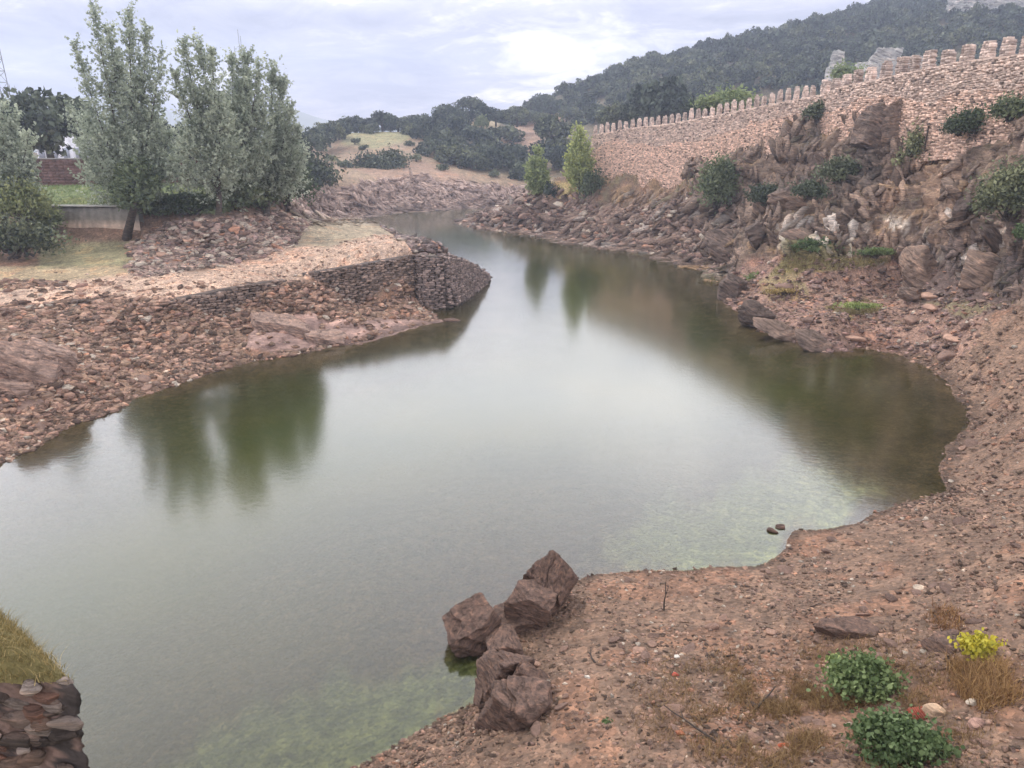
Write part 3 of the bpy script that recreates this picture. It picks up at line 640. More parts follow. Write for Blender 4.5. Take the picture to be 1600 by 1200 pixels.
boulder((806,1118), .75, (1.05, .95, 1.15), (.15, .2, .7), 'lowest boulder of the outcrop, rounded and purple-brown, nearest the viewer', 17, 9, .09, group=G1)
boulder((790,1015), .4, (.7, .8, .7), (0, 0, .2), 'small dark rock wedged between the left boulder and the jagged middle rock', 29, 9, .05, group=G1)
boulder((1330,987), 2.1, (1.1, .55, .38), (0, 0, -.1), 'flat dark rock on the gravel behind the green weed clumps', 18, 9, .04)
boulder((1478,1010), 2.9, (.62, .5, .42), (0, .1, .4), 'rounded reddish boulder left of the yellow-leaved plant', 19, 9, .02)
boulder((40,580), 2.2, (3.0, 1.9, 2.0), (.2, .3, .3), 'large brown bedrock outcrop at the left edge above the water', 20, 9, .12, sf=3, mat=M_outcrop)
boulder((70,565), 2.6, (1.6, 1.5, 1.6), (0, .4, .9), 'rounded boulder on top of the outcrop at the left edge', 21, 8, .08, sf=3, mat=M_outcrop)
boulder((20,618), 1.2, (2.0, 1.3, 1.3), (0, .2, 0), 'lower block of the outcrop at the left edge', 22, 9, .08, sf=3, mat=M_outcrop)
boulder((440,515), 1.0, (3.0, 2.0, 1.2), (.1, .2, .1), 'broad pale rock mass on the left bank below the long stone wall', 23, 11, .12, sf=3, mat=M_outcrop)
boulder((500,528), .5, (2.2, 1.2, .8), (.1, .1, .1), 'low pale rock at the water edge beside the broad rock mass', 24, 11, .1, sf=3, mat=M_outcrop)
boulder((706,501), .0, (.75, .3, .22), (0, 0, .2), 'small dark rock standing alone in the water off the spit', 26, 9, .02, sub=4)
boulder((1205,829), .02, (.24, .12, .09), (0, 0, -.6), 'left dark stone poking out of the shallows', 27, 9, 0, sub=3, name='stone', cat='stone')
boulder((1219,823), .03, (.26, .10, .09), (0, 0, -.2), 'right dark stone poking out of the shallows', 28, 9, 0, sub=3, name='stone', cat='stone')
for i, (u, v, z, s, lb) in enumerate([(1225,518,.6,(2.2,1.0,.7),'red-brown layered rock shelf at the water edge, left of the bay'),(1275,535,.5,(1.9,1.0,.8),'red-brown tilted rock slab at the corner of the bay'),(1180,495,.8,(1.4,1.0,1.1),'dark red rock block at the water edge below the bench'),(1148,455,.9,(1.3,1.3,1.6),'tall dark rock at the foot of the headland by the water'),
        (1440,425,4.6,(2.0,1.4,1.9),'large dark boulder leaning below the white-streaked cliff'),(1490,410,5.4,(2.0,1.4,1.7),'large dark boulder to the right of the leaning boulder below the cliff'),(1425,462,3.2,(.9,.7,.7),'small brown boulder in front of the large leaning boulder'),(1550,440,5.3,(3.2,1.6,1.5),'dark rock mass at the foot of the cliff near the right edge'),
        (1120,355,4.0,(2.6,1.3,1.1),'dark slab below the bushy tree on the headland'),(1150,385,2.6,(3.2,1.8,2.2),'dark layered bluff where the headland meets the bench'),(1190,400,3.4,(2.2,1.5,1.6),'dark layered rock at the back of the bench')]):
    boulder((u, v), z, s, (random.gauss(.1, .1), .4, random.gauss(-.3, .3)), lb, 60+i, 9, .10, (-.5, .1, .85), 4, M_cliffrock, sf=2.5)
# crag in front of the fortress wall, pale crags on the hill
def crag(u, v, Y, size, lb, seed, rot_=(0, .2, 0), mat=None, sub=5):
    q = Q(u, v, Y); return boulder(q, 0, size, rot_, lb, seed, 9, .16, (.8, .1, .6), sub, mat or M_crag, name='crag', cat='crag', sf=1.5)
crag(1375, 205, 80.5, (3.3, 1.6, 3.0), 'brown crag standing against the fortress wall', 31, (0, .35, 0), M_cliffrock)
crag(1402, 195, 79.5, (2.0, 1.5, 2.7), 'darker right-hand half of the crag against the fortress wall', 32, (0, -.2, 0), M_cliffrock)
M_pale = make_stone('pale_crag_rock', attrcol=False, base=(.40, .40, .385), bscale=.5)
for k_, (u, v, Y_, sz, rt, lb) in enumerate([(1372,112,205,(5.5,4,6.5),.3,'tallest pale grey crag rising behind the fortress wall'),(1350,120,203,(4,3,4.5),.5,'left shoulder of the pale crag behind the fortress wall'),(1398,118,204,(5,3,5),.2,'middle shoulder of the pale crag behind the fortress wall'),(1425,112,203,(4,3,4),-.1,'right end of the pale crag behind the fortress wall'),(1307,100,215,(1.8,2,4.2),.1,'narrow pale rock pinnacle behind the step in the fortress wall'),(1300,118,214,(2.4,2,3.2),.3,'lower pale rock at the foot of the narrow pinnacle')]):
    crag(u, v, Y_, sz, lb, 330+k_, (0, rt, .2*k_), M_pale)
crag(1540, 15, 330, (16, 8, 8), 'pale rock outcrop on the hilltop at the upper right', 36, (0, .2, 0), M_pale)
crag(1585, 45, 320, (9, 6, 8), 'pale rock face below the hilltop outcrop at the right edge', 37, (0, .3, 0), M_pale)

# ------------------------------------------------------------ fortress wall
def resample(pts, step):
    pts = np.array(pts, float); d = np.r_[0, np.cumsum(np.linalg.norm(np.diff(pts[:, :2], axis=0), axis=1))]
    n = max(2, int(round(d[-1]/step))+1); s = np.linspace(0, d[-1], n)
    return np.stack([np.interp(s, d, pts[:, k]) for k in range(pts.shape[1])], 1), s
TOP = [(930,211),(1000,199),(1060,192),(1130,179),(1180,169),(1230,160),(1262,154),(1289,148)]
TOP2 = [(1290,148),(1330,134),(1370,126),(1420,115),(1450,109),(1500,98),(1550,91),(1600,86),(1680,71),(1760,54)]
Yw = lambda u: np.interp(u, [a[0] for a in WALL], [a[2] for a in WALL])
Vb = lambda u: np.interp(u, [a[0] for a in WALL], [a[1] for a in WALL])
def wall_path(T):
    out_ = []
    for u, v in T:
        q = Q(u, v, Yw(u)); b_ = Q(u, Vb(u), Yw(u)); out_.append((q[0], q[1], b_[2]-4, q[2]))
    return out_
fort = thing('fortress_wall', (*Q(930, 262, 138)[:2], 0), 'long crenellated fortress wall of pink rubble stone climbing the cliff', 'wall')
M_wallcore = make_stone('wall_mortar', attrcol=False, base=(.50, .37, .30), bscale=1.2, streak=False)
M_wstone = make_stone('wall_stone', attrcol=True, bscale=2, streak=False)
def fort_part(T, step, mw, mh, cap, ph):
    path, s = resample(wall_path(T), .5); mb = MB(); th = .8
    tg = np.gradient(path[:, :2], axis=0); tg /= np.linalg.norm(tg, axis=1)[:, None]; nr = np.stack([tg[:, 1], -tg[:, 0]], 1)
    if (nr[len(nr)//2] @ path[len(path)//2, :2]) > 0: nr = -nr           # towards the river
    m = len(path); o = fort.location
    L0 = [(path[:, 0]+nr[:, 0]*k-o[0], path[:, 1]+nr[:, 1]*k-o[1]) for k in (th, -th)]
    V = np.concatenate([np.stack([L0[0][0], L0[0][1], path[:, 2]], 1), np.stack([L0[0][0], L0[0][1], path[:, 3]], 1), np.stack([L0[1][0], L0[1][1], path[:, 3]], 1), np.stack([L0[1][0], L0[1][1], path[:, 2]], 1)])
    Fq = [(a*m+i, a*m+i+1, b*m+i+1, b*m+i) for a, b in ((0, 1), (1, 2), (2, 3)) for i in range(m-1)] + [(0, m, 2*m, 3*m), (m-1, 2*m-1, 3*m-1, 4*m-1)]
    mb.add(V, Fq); link('wall_core', mb.mesh('wall_core', M_wallcore), fort)
    # rubble facing
    sb = MB(); Ltot = s[-1]; hmax = (path[:, 3]-path[:, 2]).max(); row = 0; k = 0; z = 0
    while z < hmax:
        hh = random.uniform(.13, .22); x = random.uniform(0, .3)
        while x < Ltot:
            w_ = random.uniform(.15, .5); xm = min(x+w_/2, Ltot); b0 = np.interp(xm, s, path[:, 2]); t0 = np.interp(xm, s, path[:, 3])
            if b0+z+hh < t0+.02:
                cx, cy = np.interp(xm, s, path[:, 0]), np.interp(xm, s, path[:, 1]); i_ = min(int(xm/Ltot*(m-1)), m-1); nn = nr[i_]
                up = (t0-(b0+z))/5.0; ng = fbm(np.array([[xm*.18, z*.4, 3.]]), 3, 5)[0]
                base = np.array((.78, .55, .43)) if up > .45 + .5*ng else np.array((.68, .52, .43))
                c = base*random.uniform(.6, 1.3)
                if random.random() < .07: c = c*.3
                box(sb, (cx+nn[0]*(th+.02)-o[0], cy+nn[1]*(th+.02)-o[1], b0+z+hh/2+random.uniform(-.06, .06)), (w_*.9, random.uniform(.1, .3), hh*random.uniform(.7, 1.0)), math.atan2(tg[i_, 1], tg[i_, 0]), c, .045)
            x += w_
        z += hh
    tag(link('rubble_facing', sb.mesh('rubble_facing', M_wstone), fort), kind='stuff')
    # merlons
    x = ph
    while x < Ltot-mw/2:
        cx, cy, _, zt = [np.interp(x, s, path[:, q]) for q in range(4)]; i_ = min(int(x/Ltot*(m-1)), m-1); nn = nr[i_]
        rz = math.atan2(tg[i_, 1], tg[i_, 0]); mm = MB(); hgt = mh*random.uniform(.82, 1.1); ww = mw*random.uniform(.88, 1.08)
        cc = np.array((.60, .47, .40))*random.uniform(.75, 1.15)
        nr_ = max(4, int(hgt/.2)); lump = random.uniform(.0, .25)
        for r_ in range(nr_):
            k_ = 1-(.35*(r_/(nr_-1))**4 if cap else lump*(r_/(nr_-1))**3); e_ = -.5
            while e_ < .5:
                f_ = min(random.uniform(.2, .5), .5-e_)
                if f_ < .12: break
                if r_ < nr_-1 or random.random() < .75:
                    box(mm, ((e_+f_/2)*ww*k_*math.cos(rz), (e_+f_/2)*ww*k_*math.sin(rz), (r_+.5)*hgt/nr_), (f_*ww*k_*.96, (.42 if cap else .7)*k_*random.uniform(.85, 1.1), hgt/nr_*random.uniform(.85, 1.1)), rz, cc*random.uniform(.55, 1.3), .04)
                e_ += f_
        box(mm, (0, 0, hgt*.45), (ww*.8, .34 if cap else .5, hgt*.88), rz, cc*.8)
        link('merlon', mm.mesh('merlon', M_wstone), fort, (cx+nn[0]*.42-o[0], cy+nn[1]*.42-o[1], zt-.02))
        x += step*random.uniform(.96, 1.04)
fort_part(TOP, 1.55, .68, 1.55, True, .5)
fort_part(TOP2, 2.0, 1.05, 1.5, False, .6)

# ------------------------------------------------------------ dry-stone walls of the spit
def drywall(pts, label, nstone=.42, hh=.2, lean=.12, mat=None, base=(.21, .158, .13), name='dry_stone_wall'):
    # pts: (u, v_top, z_top, z_bottom)
    P0 = [(*P(u, v, zt)[:2], zb, zt) for u, v, zt, zb in pts]; path, s = resample(P0, .4); o = path[0]
    r = thing(name, (o[0], o[1], 0), label, 'wall'); sb = MB(); cb = MB(); Lt = s[-1]
    tg = np.gradient(path[:, :2], axis=0); tg /= np.linalg.norm(tg, axis=1)[:, None]; nr = np.stack([tg[:, 1], -tg[:, 0]], 1)
    if (nr[0] @ path[0, :2]) > 0: nr = -nr
    m = len(path); th = .5
    fr, bk = path[:, :2]+nr*.0, path[:, :2]-nr*th*2
    V = np.concatenate([np.c_[fr+nr*lean*(path[:, 3:4]-path[:, 2:3])-o[:2], path[:, 2]-.8], np.c_[fr-o[:2], path[:, 3]-.08], np.c_[bk-o[:2], path[:, 3]-.1], np.c_[bk-o[:2], path[:, 2]-.8]])
    Fq = [(a*m+i, a*m+i+1, b*m+i+1, b*m+i) for a, b in ((0, 1), (1, 2), (2, 3)) for i in range(m-1)] + [(0, m, 2*m, 3*m), (m-1, 2*m-1, 3*m-1, 4*m-1)]
    cb.add(V, Fq, (.09, .07, .06)); link('core', cb.mesh('core', M_stone), r)
    z = -.4
    while z < (path[:, 3]-path[:, 2]).max()+.3:
        h_ = hh*random.uniform(.8, 1.25); x = random.uniform(0, .2)
        while x < Lt:
            w_ = nstone*random.uniform(.6, 1.6); b0 = np.interp(x, s, path[:, 2]); t0 = np.interp(x, s, path[:, 3])+.25*random.random()-.1
            if b0+z+h_ < t0:
                i_ = min(int(x/Lt*(m-1)), m-1); nn = nr[i_]; off = lean*(t0-b0-z)+random.uniform(-.03, .08)
                cx, cy = np.interp(x, s, path[:, 0]), np.interp(x, s, path[:, 1])
                c = np.array(base)*random.uniform(.55, 1.6)
                box(sb, (cx+nn[0]*off-o[0], cy+nn[1]*off-o[1], b0+z+h_/2), (w_*.92, random.uniform(.3, .5), h_*.85), math.atan2(tg[i_, 1], tg[i_, 0])+random.gauss(0, .14), c, .06)
            x += w_
        z += h_
    tag(link('wall_stones', sb.mesh('wall_stones', M_stone), r), kind='stuff'); return r
drywall([(255,470,3.9,3.0),(300,462,4.0,2.6),(360,450,4.2,2.4),(420,440,4.3,2.2),(448,436,4.3,2.1)], 'low dark dry-stone wall along the left end of the sandy flat')
drywall([(476,427,4.6,2.0),(520,420,4.8,1.6),(570,412,4.95,1.1),(612,404,5.05,.7),(648,398,5.1,.3)], 'tall dark dry-stone retaining wall on the river side of the spit')
drywall([(652,399,5.1,-.3),(690,400,5.0,-.4),(715,402,4.3,-.5),(737,410,3.0,-.5),(752,420,1.8,-.5),(762,429,.7,-.5)], 'sloping stone bastion at the tip of the spit beside the water', base=(.23, .18, .16), lean=.22)
drywall([(95,474,3.7,3.0),(130,468,3.8,2.9),(172,468,3.8,2.9)], 'short broken remnant of dry-stone wall among the left bank rubble')

# ------------------------------------------------------------ terrace walls, building, pylon
def slab_wall(name, pts, Y, th, col, label, cat, mat=None):
    pass
rw = thing('retaining_wall', tuple(Q(80, 375, 79.3)), 'old rendered retaining wall below the lawn on the left', 'wall'); o = rw.location
mb = MB(); a, b_ = Q(70, 375, 79.3), Q(222, 375, 79.3); nseg = 40
xs = np.linspace(a[0], b_[0], nseg); zt = Q(150, 323, 79.3)[2]; zb = 4.0
prof = [(79.3, zb), (79.3, 7.3), (79.3, 7.9), (79.35, zt), (80.3, zt), (80.3, zb)]
V = [(x-o[0], y-o[1]+(.05*random.random() if 0 < k < 3 else 0), z-o[2]) for k, (y, z) in enumerate(prof) for x in xs]
Fq = [(k*nseg+i, k*nseg+i+1, (k+1)*nseg+i+1, (k+1)*nseg+i) for k in range(5) for i in range(nseg-1)]
cols = np.array([(.50, .38, .30), (.56, .43, .34), (.26, .235, .20), (.20, .19, .17), (.3, .3, .25), (.3, .3, .25)])
Vn = np.array(V); mb.add(Vn, Fq)
me = mesh_np('wall_face', Vn, np.array(Fq), M_plain, np.repeat(cols, nseg, 0)*rng.uniform(.75, 1.15, (6*nseg, 1))); link('wall_face', me, rw)
mb = MB(); box(mb, ((a[0]+b_[0])/2-o[0], 79.7-o[1], zt+.06-o[2]), (b_[0]-a[0]+.3, 1.2, .14), 0, (.40, .39, .36)); link('coping', mb.mesh('coping', M_plain), rw)
bw = thing('garden_wall', tuple(Q(60, 290, 101)), 'dark reddish-brown wall at the back of the lawn', 'wall'); o = bw.location
mb = MB(); a, b_ = Q(20, 290, 101), Q(330, 290, 101); zt = Q(100, 249, 101)[2]
for r_ in range(12):
    x = a[0]
    while x < b_[0]:
        w_ = random.uniform(.5, 1.1); hz = (zt-8.8)/12; box(mb, (x+w_/2-o[0], 101.2-o[1]+random.uniform(-.03, .03), 8.8+(r_+.5)*hz-o[2]), (w_*.97, .5, hz*.96), 0, np.array((.15, .085, .075))*random.uniform(.75, 1.3)); x += w_
link('stone_courses', mb.mesh('stone_courses', M_plain), bw)['kind'] = 'stuff'
mb = MB(); box(mb, ((a[0]+b_[0])/2-o[0], 101.2-o[1], zt+.08-o[2]), (b_[0]-a[0], .7, .14), 0, (.3, .28, .27)); link('coping', mb.mesh('coping', M_plain), bw)
bd = thing('building', tuple(Q(100, 262, 140)), 'white building with shutters behind the dark tree on the left', 'building'); o = bd.location
a, b_ = Q(62, 260, 140), Q(150, 260, 140); zt = Q(100, 208, 140)[2]; z0 = 8
mb = MB(); box(mb, ((a[0]+b_[0])/2-o[0], 144-o[1], (z0+zt)/2-o[2]), (b_[0]-a[0], 8, zt-z0), 0, (.72, .73, .78)); link('wall', mb.mesh('wall', M_plain), bd)
mb = MB(); box(mb, ((a[0]+b_[0])/2-o[0], 144-o[1], zt+.2-o[2]), (b_[0]-a[0]+.8, 8.8, .4), 0, (.5, .42, .38)); link('roof', mb.mesh('roof', M_plain), bd)
for k, xf in enumerate((.08, .30, .52, .74, .92)):
    mb = MB(); box(mb, (a[0]+(b_[0]-a[0])*xf-o[0], 139.95-o[1], Q(100, 240, 140)[2]-o[2]), (1.1, .12, 1.9), 0, (.35, .38, .45)); f_ = link('window', mb.mesh('window', M_plain), bd)
    mb = MB(); box(mb, (a[0]+(b_[0]-a[0])*xf-o[0], 139.86-o[1], Q(100, 240, 140)[2]-1.1-o[2]), (1.4, .25, .12), 0, (.75, .75, .75)); link('sill', mb.mesh('sill', M_plain), f_).matrix_parent_inverse.identity()
M_steel = make_stone('galvanised_steel', attrcol=False, base=(.22, .23, .25), bscale=1, streak=False)
def lattice(name, base, h, w0, w1, label, cat, lean=0):
    r = thing(name, base, label, cat); legs = []
    for sx, sy in ((-1, -1), (1, -1), (1, 1), (-1, 1)):
        mb = MB(); tube(mb, [(sx*w0, sy*w0, 0), (sx*w1, sy*w1, h)], (.09, .07), 4); link('leg', mb.mesh('leg', M_steel), r); legs.append((sx, sy))
    mb = MB(); k = 22
    for i in range(k):
        z0, z1 = h*i/k, h*(i+1)/k; a0, a1 = w0+(w1-w0)*i/k, w0+(w1-w0)*(i+1)/k
        for q in range(4):
            (x0, y0), (x1, y1) = legs[q], legs[(q+1) % 4]
            p0, p1 = ((x0*a0, y0*a0, z0), (x1*a1, y1*a1, z1)); p2 = (x1*a0, y1*a0, z0); p3 = (x0*a1, y0*a1, z1)
            if i % 2: p0, p1 = p2, p3
            tube(mb, [p0, p1], (.045, .045), 3); tube(mb, [(x0*a1, y0*a1, z1), p3 if i % 2 == 0 else (x1*a1, y1*a1, z1)], (.04, .04), 3)
            tube(mb, [(x0*a1, y0*a1, z1), (x1*a1, y1*a1, z1)], (.04, .04), 3)
    link('bracing', mb.mesh('bracing', M_steel), r); return r
b0 = Q(20, 215, 150); ly = lattice('lattice_mast', (b0[0]-1.0, 150, 12), 44, 1.5, .7, 'steel lattice telecom mast at the far left edge of the photo', 'mast')
for k, z in enumerate((26.5, 31)):
    mb = MB(); box(mb, (1.05, -1.2, z), (.35, .25, 5.5 if k == 0 else 2.2), 0, (.6, .6, .65)); tube(mb, [(.9, -1, z-2), (.9, -1, z+2)], (.05, .05), 4); link('antenna', mb.mesh('antenna', M_plain), ly)
for k in range(3):
    mb = MB()
    b1 = Q((370, 378, 381)[k], 110, 140)
    if k == 0: am = thing('antenna_mast', (b1[0], 140, 12), 'thin whip antenna mast rising above the left-hand trees', 'mast')
    ztop = Q(0 or 380, (72, 46, 56)[k], 140)[2]
    tube(mb, [(b1[0]-am.location[0], 0, 0), (b1[0]-am.location[0], 0, ztop-12)], (.09, .035), 5); link('rod', mb.mesh('rod', M_steel), am)
# distant mountains
def mountain(name, uvs, Y):
    mb = MB(); n = len(uvs); top = [Q(u, v, Y) for u, v in uvs]
    top, _ = resample([tuple(t) for t in top], Y*.012); n = len(top); rows = []
    top[:, 2] += fbm(np.c_[top[:, 0]*.004, top[:, 0]*0, top[:, 0]*0], 4, 3)*Y*.0035
    for k, f_ in enumerate(np.linspace(0, 1, 10)):
        rr2 = top.copy(); rr2[:, 1] -= (1-f_)*Y*.28; rr2[:, 2] = -5+(top[:, 2]+5)*f_**1.3+fbm(np.c_[rr2[:, 0]*.01, rr2[:, 1]*.01, rr2[:, 0]*0], 4, 8)*18*f_*(1-f_)*2; rows.append(rr2)
    bk = top.copy(); bk[:, 1] += 500; bk[:, 2] = -5; rows.append(bk)
    V = np.concatenate(rows); Fq = [(k*n+i, k*n+i+1, (k+1)*n+i+1, (k+1)*n+i) for k in range(10) for i in range(n-1)]
    mb.add(V, Fq, (.12, .125, .09)); tag(link(name, mb.mesh(name, M_plain, True)), kind='structure')
mountain('distant_mountains', [(-700,150),(-200,140),(0,150),(60,148),(130,150),(200,165),(330,185),(460,172),(500,186),(540,194),(700,205),(900,215)], 1500)

# ------------------------------------------------------------ trees
def leaves(mb, cen, size, up=.0, shape='quad', colv=None):
    n = len(cen); a = rng.normal(size=(n, 3)); a /= np.linalg.norm(a, axis=1)[:, None]
    b = np.cross(a, rng.normal(size=(n, 3))); b /= np.linalg.norm(b, axis=1)[:, None]+1e-9
    s = size*rng.uniform(.6, 1.3, (n, 1))
    if shape == 'quad':
        V = np.stack([cen-a*s, cen-b*s*.55, cen+a*s, cen+b*s*.55], 1).reshape(-1, 3); k = 4
        Fc = np.arange(n*4).reshape(n, 4)
    else:
        k = 6; an = np.linspace(0, 2*np.pi, 6, endpoint=False); an = an[None]+rng.uniform(0, 1, (n, 1))
        rad = s*rng.uniform(.75, 1.15, (n, 6)); c3 = np.cross(a, b)*.0
        V = (cen[:, None]+rad[..., None]*(np.cos(an)[..., None]*a[:, None]+np.sin(an)[..., None]*b[:, None])).reshape(-1, 3)
        o = np.arange(n)[:, None]*6; Fc = np.concatenate([np.c_[o, o+1, o+2], np.c_[o, o+2, o+3], np.c_[o, o+3, o+4], np.c_[o, o+4, o+5]])
    cv = rng.random(n) if colv is None else np.clip(colv+rng.normal(0, .18, n), 0, 1)
    mb.add(V, Fc, np.repeat(cv, k)[:, None]*np.ones(3))
def plume_tree(name, base, plumes, label, cat='tree', group=None, mat=None, dens=1.0, leaf=.175, trunk_r=.32, fork=None, Y=None, low=0.0):
    base = np.array(base); r = thing(name, base, label, cat, group); cm_, tm = MB(), MB()
    fk = base+np.array((0, 0, 1.5)) if fk_none(fork) else np.array(fork)
    tube(tm, [base-(0, 0, .6), base+(fk-base)*.5+np.array((.1, 0, 0)), fk], (trunk_r*1.25, trunk_r, trunk_r*.8), 8)
    pxm = F/(Y if Y else base[1])
    for (u, v, R, dy) in plumes:
        tip = Q(u, v, base[1]+dy); Rm = R/pxm; ax = tip-fk; Ln = np.linalg.norm(ax)
        mid = fk+ax*.45+np.array((ax[0]*.16, ax[1]*.1, -abs(ax[0])*.12))
        ts = np.linspace(0, 1, 8)[:, None]; path = (1-ts)**2*fk+2*ts*(1-ts)*mid+ts**2*tip
        tube(tm, path, np.linspace(trunk_r*.42, .02, 8), 5)
        ntw = int(12*dens*(Rm*Ln)**.85+8); s0 = low+(1-low)*rng.random(ntw)**.8
        s0 = np.clip(s0*(1-.18)+.18*(1 if Ln > 4 else .6), 0, 1)
        pc = (1-s0[:, None])**2*fk+2*s0[:, None]*(1-s0[:, None])*mid+s0[:, None]**2*tip
        rad = Rm*1.48*np.sqrt(np.clip(s0*1.6, 0, 1))*np.clip((1-s0)*1.5+.12, 0, 1)
        dr = rng.normal(size=(ntw, 3)); dr[:, 2] *= .5; dr /= np.linalg.norm(dr, axis=1)[:, None]
        cen = pc+dr*(rad*rng.uniform(.25, 1.1, ntw))[:, None]
        tw = dr*.8+np.array((0, 0, .75)); tw /= np.linalg.norm(tw, axis=1)[:, None]
        k = 16; tt = rng.random((ntw, k)); L_ = rng.uniform(.6, 2.4, (ntw, 1, 1))
        pts = cen[:, None]+tw[:, None]*(tt[..., None]-.4)*L_+rng.normal(0, .17, (ntw, k, 3))*(1.2-tt[..., None])
        cv = np.repeat(rng.random(ntw)*.7+.15, k)
        leaves(cm_, pts.reshape(-1, 3), leaf, colv=cv)
        for q in range(0, ntw, 5): tube(tm, [pc[q], (pc[q]+cen[q])/2+(0, 0, -.1), cen[q]+tw[q]*.5], (.035, .025, .01), 3)
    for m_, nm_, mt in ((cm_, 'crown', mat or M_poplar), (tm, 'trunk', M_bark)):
        for i in range(len(m_.V)): m_.V[i] = m_.V[i]-base
        link(nm_, m_.mesh(nm_, mt), r)
    return r
def fk_none(f): return f is None
GT = 'tall leafy trees on the left bank'
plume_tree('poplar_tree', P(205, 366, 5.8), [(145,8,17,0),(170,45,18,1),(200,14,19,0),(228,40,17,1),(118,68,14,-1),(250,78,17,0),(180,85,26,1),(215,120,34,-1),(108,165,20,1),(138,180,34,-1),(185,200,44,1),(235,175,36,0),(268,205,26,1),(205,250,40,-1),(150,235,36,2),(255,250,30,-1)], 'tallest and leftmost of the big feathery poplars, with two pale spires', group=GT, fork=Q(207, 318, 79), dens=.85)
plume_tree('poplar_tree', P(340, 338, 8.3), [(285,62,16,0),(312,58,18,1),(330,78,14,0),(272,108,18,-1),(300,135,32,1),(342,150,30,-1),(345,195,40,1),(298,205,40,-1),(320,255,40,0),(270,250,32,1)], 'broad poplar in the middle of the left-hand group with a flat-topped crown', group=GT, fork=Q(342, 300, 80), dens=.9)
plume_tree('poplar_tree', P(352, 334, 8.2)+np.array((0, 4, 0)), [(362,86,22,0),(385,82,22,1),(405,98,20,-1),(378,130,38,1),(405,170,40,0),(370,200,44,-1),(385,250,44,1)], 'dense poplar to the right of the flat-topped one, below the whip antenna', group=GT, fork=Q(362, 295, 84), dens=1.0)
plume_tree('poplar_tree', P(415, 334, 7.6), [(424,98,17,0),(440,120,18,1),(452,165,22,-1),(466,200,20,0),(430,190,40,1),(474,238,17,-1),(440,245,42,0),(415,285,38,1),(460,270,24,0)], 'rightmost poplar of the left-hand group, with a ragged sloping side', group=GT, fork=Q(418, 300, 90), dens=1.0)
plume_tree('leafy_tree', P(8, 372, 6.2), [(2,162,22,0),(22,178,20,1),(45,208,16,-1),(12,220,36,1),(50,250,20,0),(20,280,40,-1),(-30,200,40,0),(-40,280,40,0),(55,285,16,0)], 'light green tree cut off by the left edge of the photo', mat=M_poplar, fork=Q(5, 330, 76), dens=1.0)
plume_tree('small_tree', P(208, 372, 5.7)-np.array((0, 2, 0)), [(200,258,20,0),(220,255,22,0),(190,285,20,-1),(235,280,20,0),(212,275,28,-1)], 'small round tree in front of the retaining wall, before the tallest poplar', mat=M_willow, fork=Q(210, 322, 75), trunk_r=.42, dens=1.5, leaf=.2)

def bush(name, c, rad, label, cat='shrub', mat=None, n=2500, leaf=.16, group=None, shape='quad', stems=True, stem_mat=None):
    c = np.array(c, float); rad = np.array(rad, float); r = thing(name, c-(0, 0, rad[2]*.8), label, cat, group); base = c-(0, 0, rad[2]*.8)
    k = max(6, int(n/90)); d = rng.normal(size=(k, 3)); d /= np.linalg.norm(d, axis=1)[:, None]; d[:, 2] = np.abs(d[:, 2])*1.2-.35
    cc = d*rad*rng.uniform(.35, .95, (k, 1))+c-base; m = n//k
    p = cc[:, None]+rng.normal(size=(k, m, 3))*rad*.22*rng.uniform(.7, 1.5, (k, 1, 1)); cb = MB()
    p = p.reshape(-1, 3); leaves(cb, p, leaf, shape=shape, colv=np.repeat(rng.random(k)*.8, m)); link('foliage', cb.mesh('foliage', mat or M_willow), r)
    if stems:
        tb = MB()
        for q in range(min(k, 14)): tube(tb, [(rng.normal(0, .1*rad[0]), rng.normal(0, .1*rad[0]), -.1), cc[q]*(.4, .4, .5), cc[q]], (.03*rad[0]+.01, .02*rad[0]+.008, .008), 4)
        link('stems', tb.mesh('stems', stem_mat or M_bark), r)
    return r
def bu(u, v, Y, r, label, **k):
    return bush('shrub', Q(u, v, Y), r, label, **k)
bu(445, 292, 96, (3.4, 2, 2.8), 'rounded green shrub at the right foot of the left-hand trees', n=4500, leaf=.22)
bu(405, 300, 90, (3, 2, 2.4), 'green shrub under the rightmost poplar', n=3500, leaf=.22)
bu(365, 300, 85, (2.6, 2, 2.0), 'low green shrub between the two middle trunks', n=2500, leaf=.22)
bu(300, 318, 82, (3.2, 1.6, 1.3), 'spreading low shrub on the slope below the lawn', n=3000, leaf=.2)
bu(255, 322, 82, (2.4, 1.5, 1.2), 'grassy shrub right of the retaining wall', n=2000, leaf=.2)
bu(35, 320, 75, (3.0, 1.6, 2.3), 'yellow-green shrub overhanging the left end of the retaining wall', n=4500, leaf=.18)
bu(70, 345, 77, (1.6, 1.2, 1.6), 'darker shrub hanging at the left end of the retaining wall', n=1800, leaf=.18)
bu(20, 375, 70, (4.5, 1.2, 1.9), 'dark thicket at the foot of the left edge tree', n=5000, leaf=.2, mat=M_oak)
bu(492, 275, 150, (5, 3, 3.2), 'dark shrub at the right end of the left-hand tree group', n=3000, leaf=.35, mat=M_oak)
bu(455, 262, 140, (6, 3, 5), 'tall dark shrub behind the rightmost poplar', n=4000, leaf=.4, mat=M_oak)
bu(585, 268, 200, (6.5, 3, 4.2), 'large grey-green bush above the far rocky bank', n=5000, leaf=.4, mat=M_oak)
bu(610, 258, 204, (4, 3, 4), 'taller bush at the right of the large one above the far bank', n=3000, leaf=.4, mat=M_oak)
bu(560, 278, 196, (3.5, 2, 2.2), 'small bush at the left of the large one above the far bank', n=2000, leaf=.35, mat=M_oak)
bu(1122, 290, 103, (2.6, 2, 3.6), 'narrow grey-green bushy tree on the slope below the fortress wall', n=5000, leaf=.25, mat=M_willow)
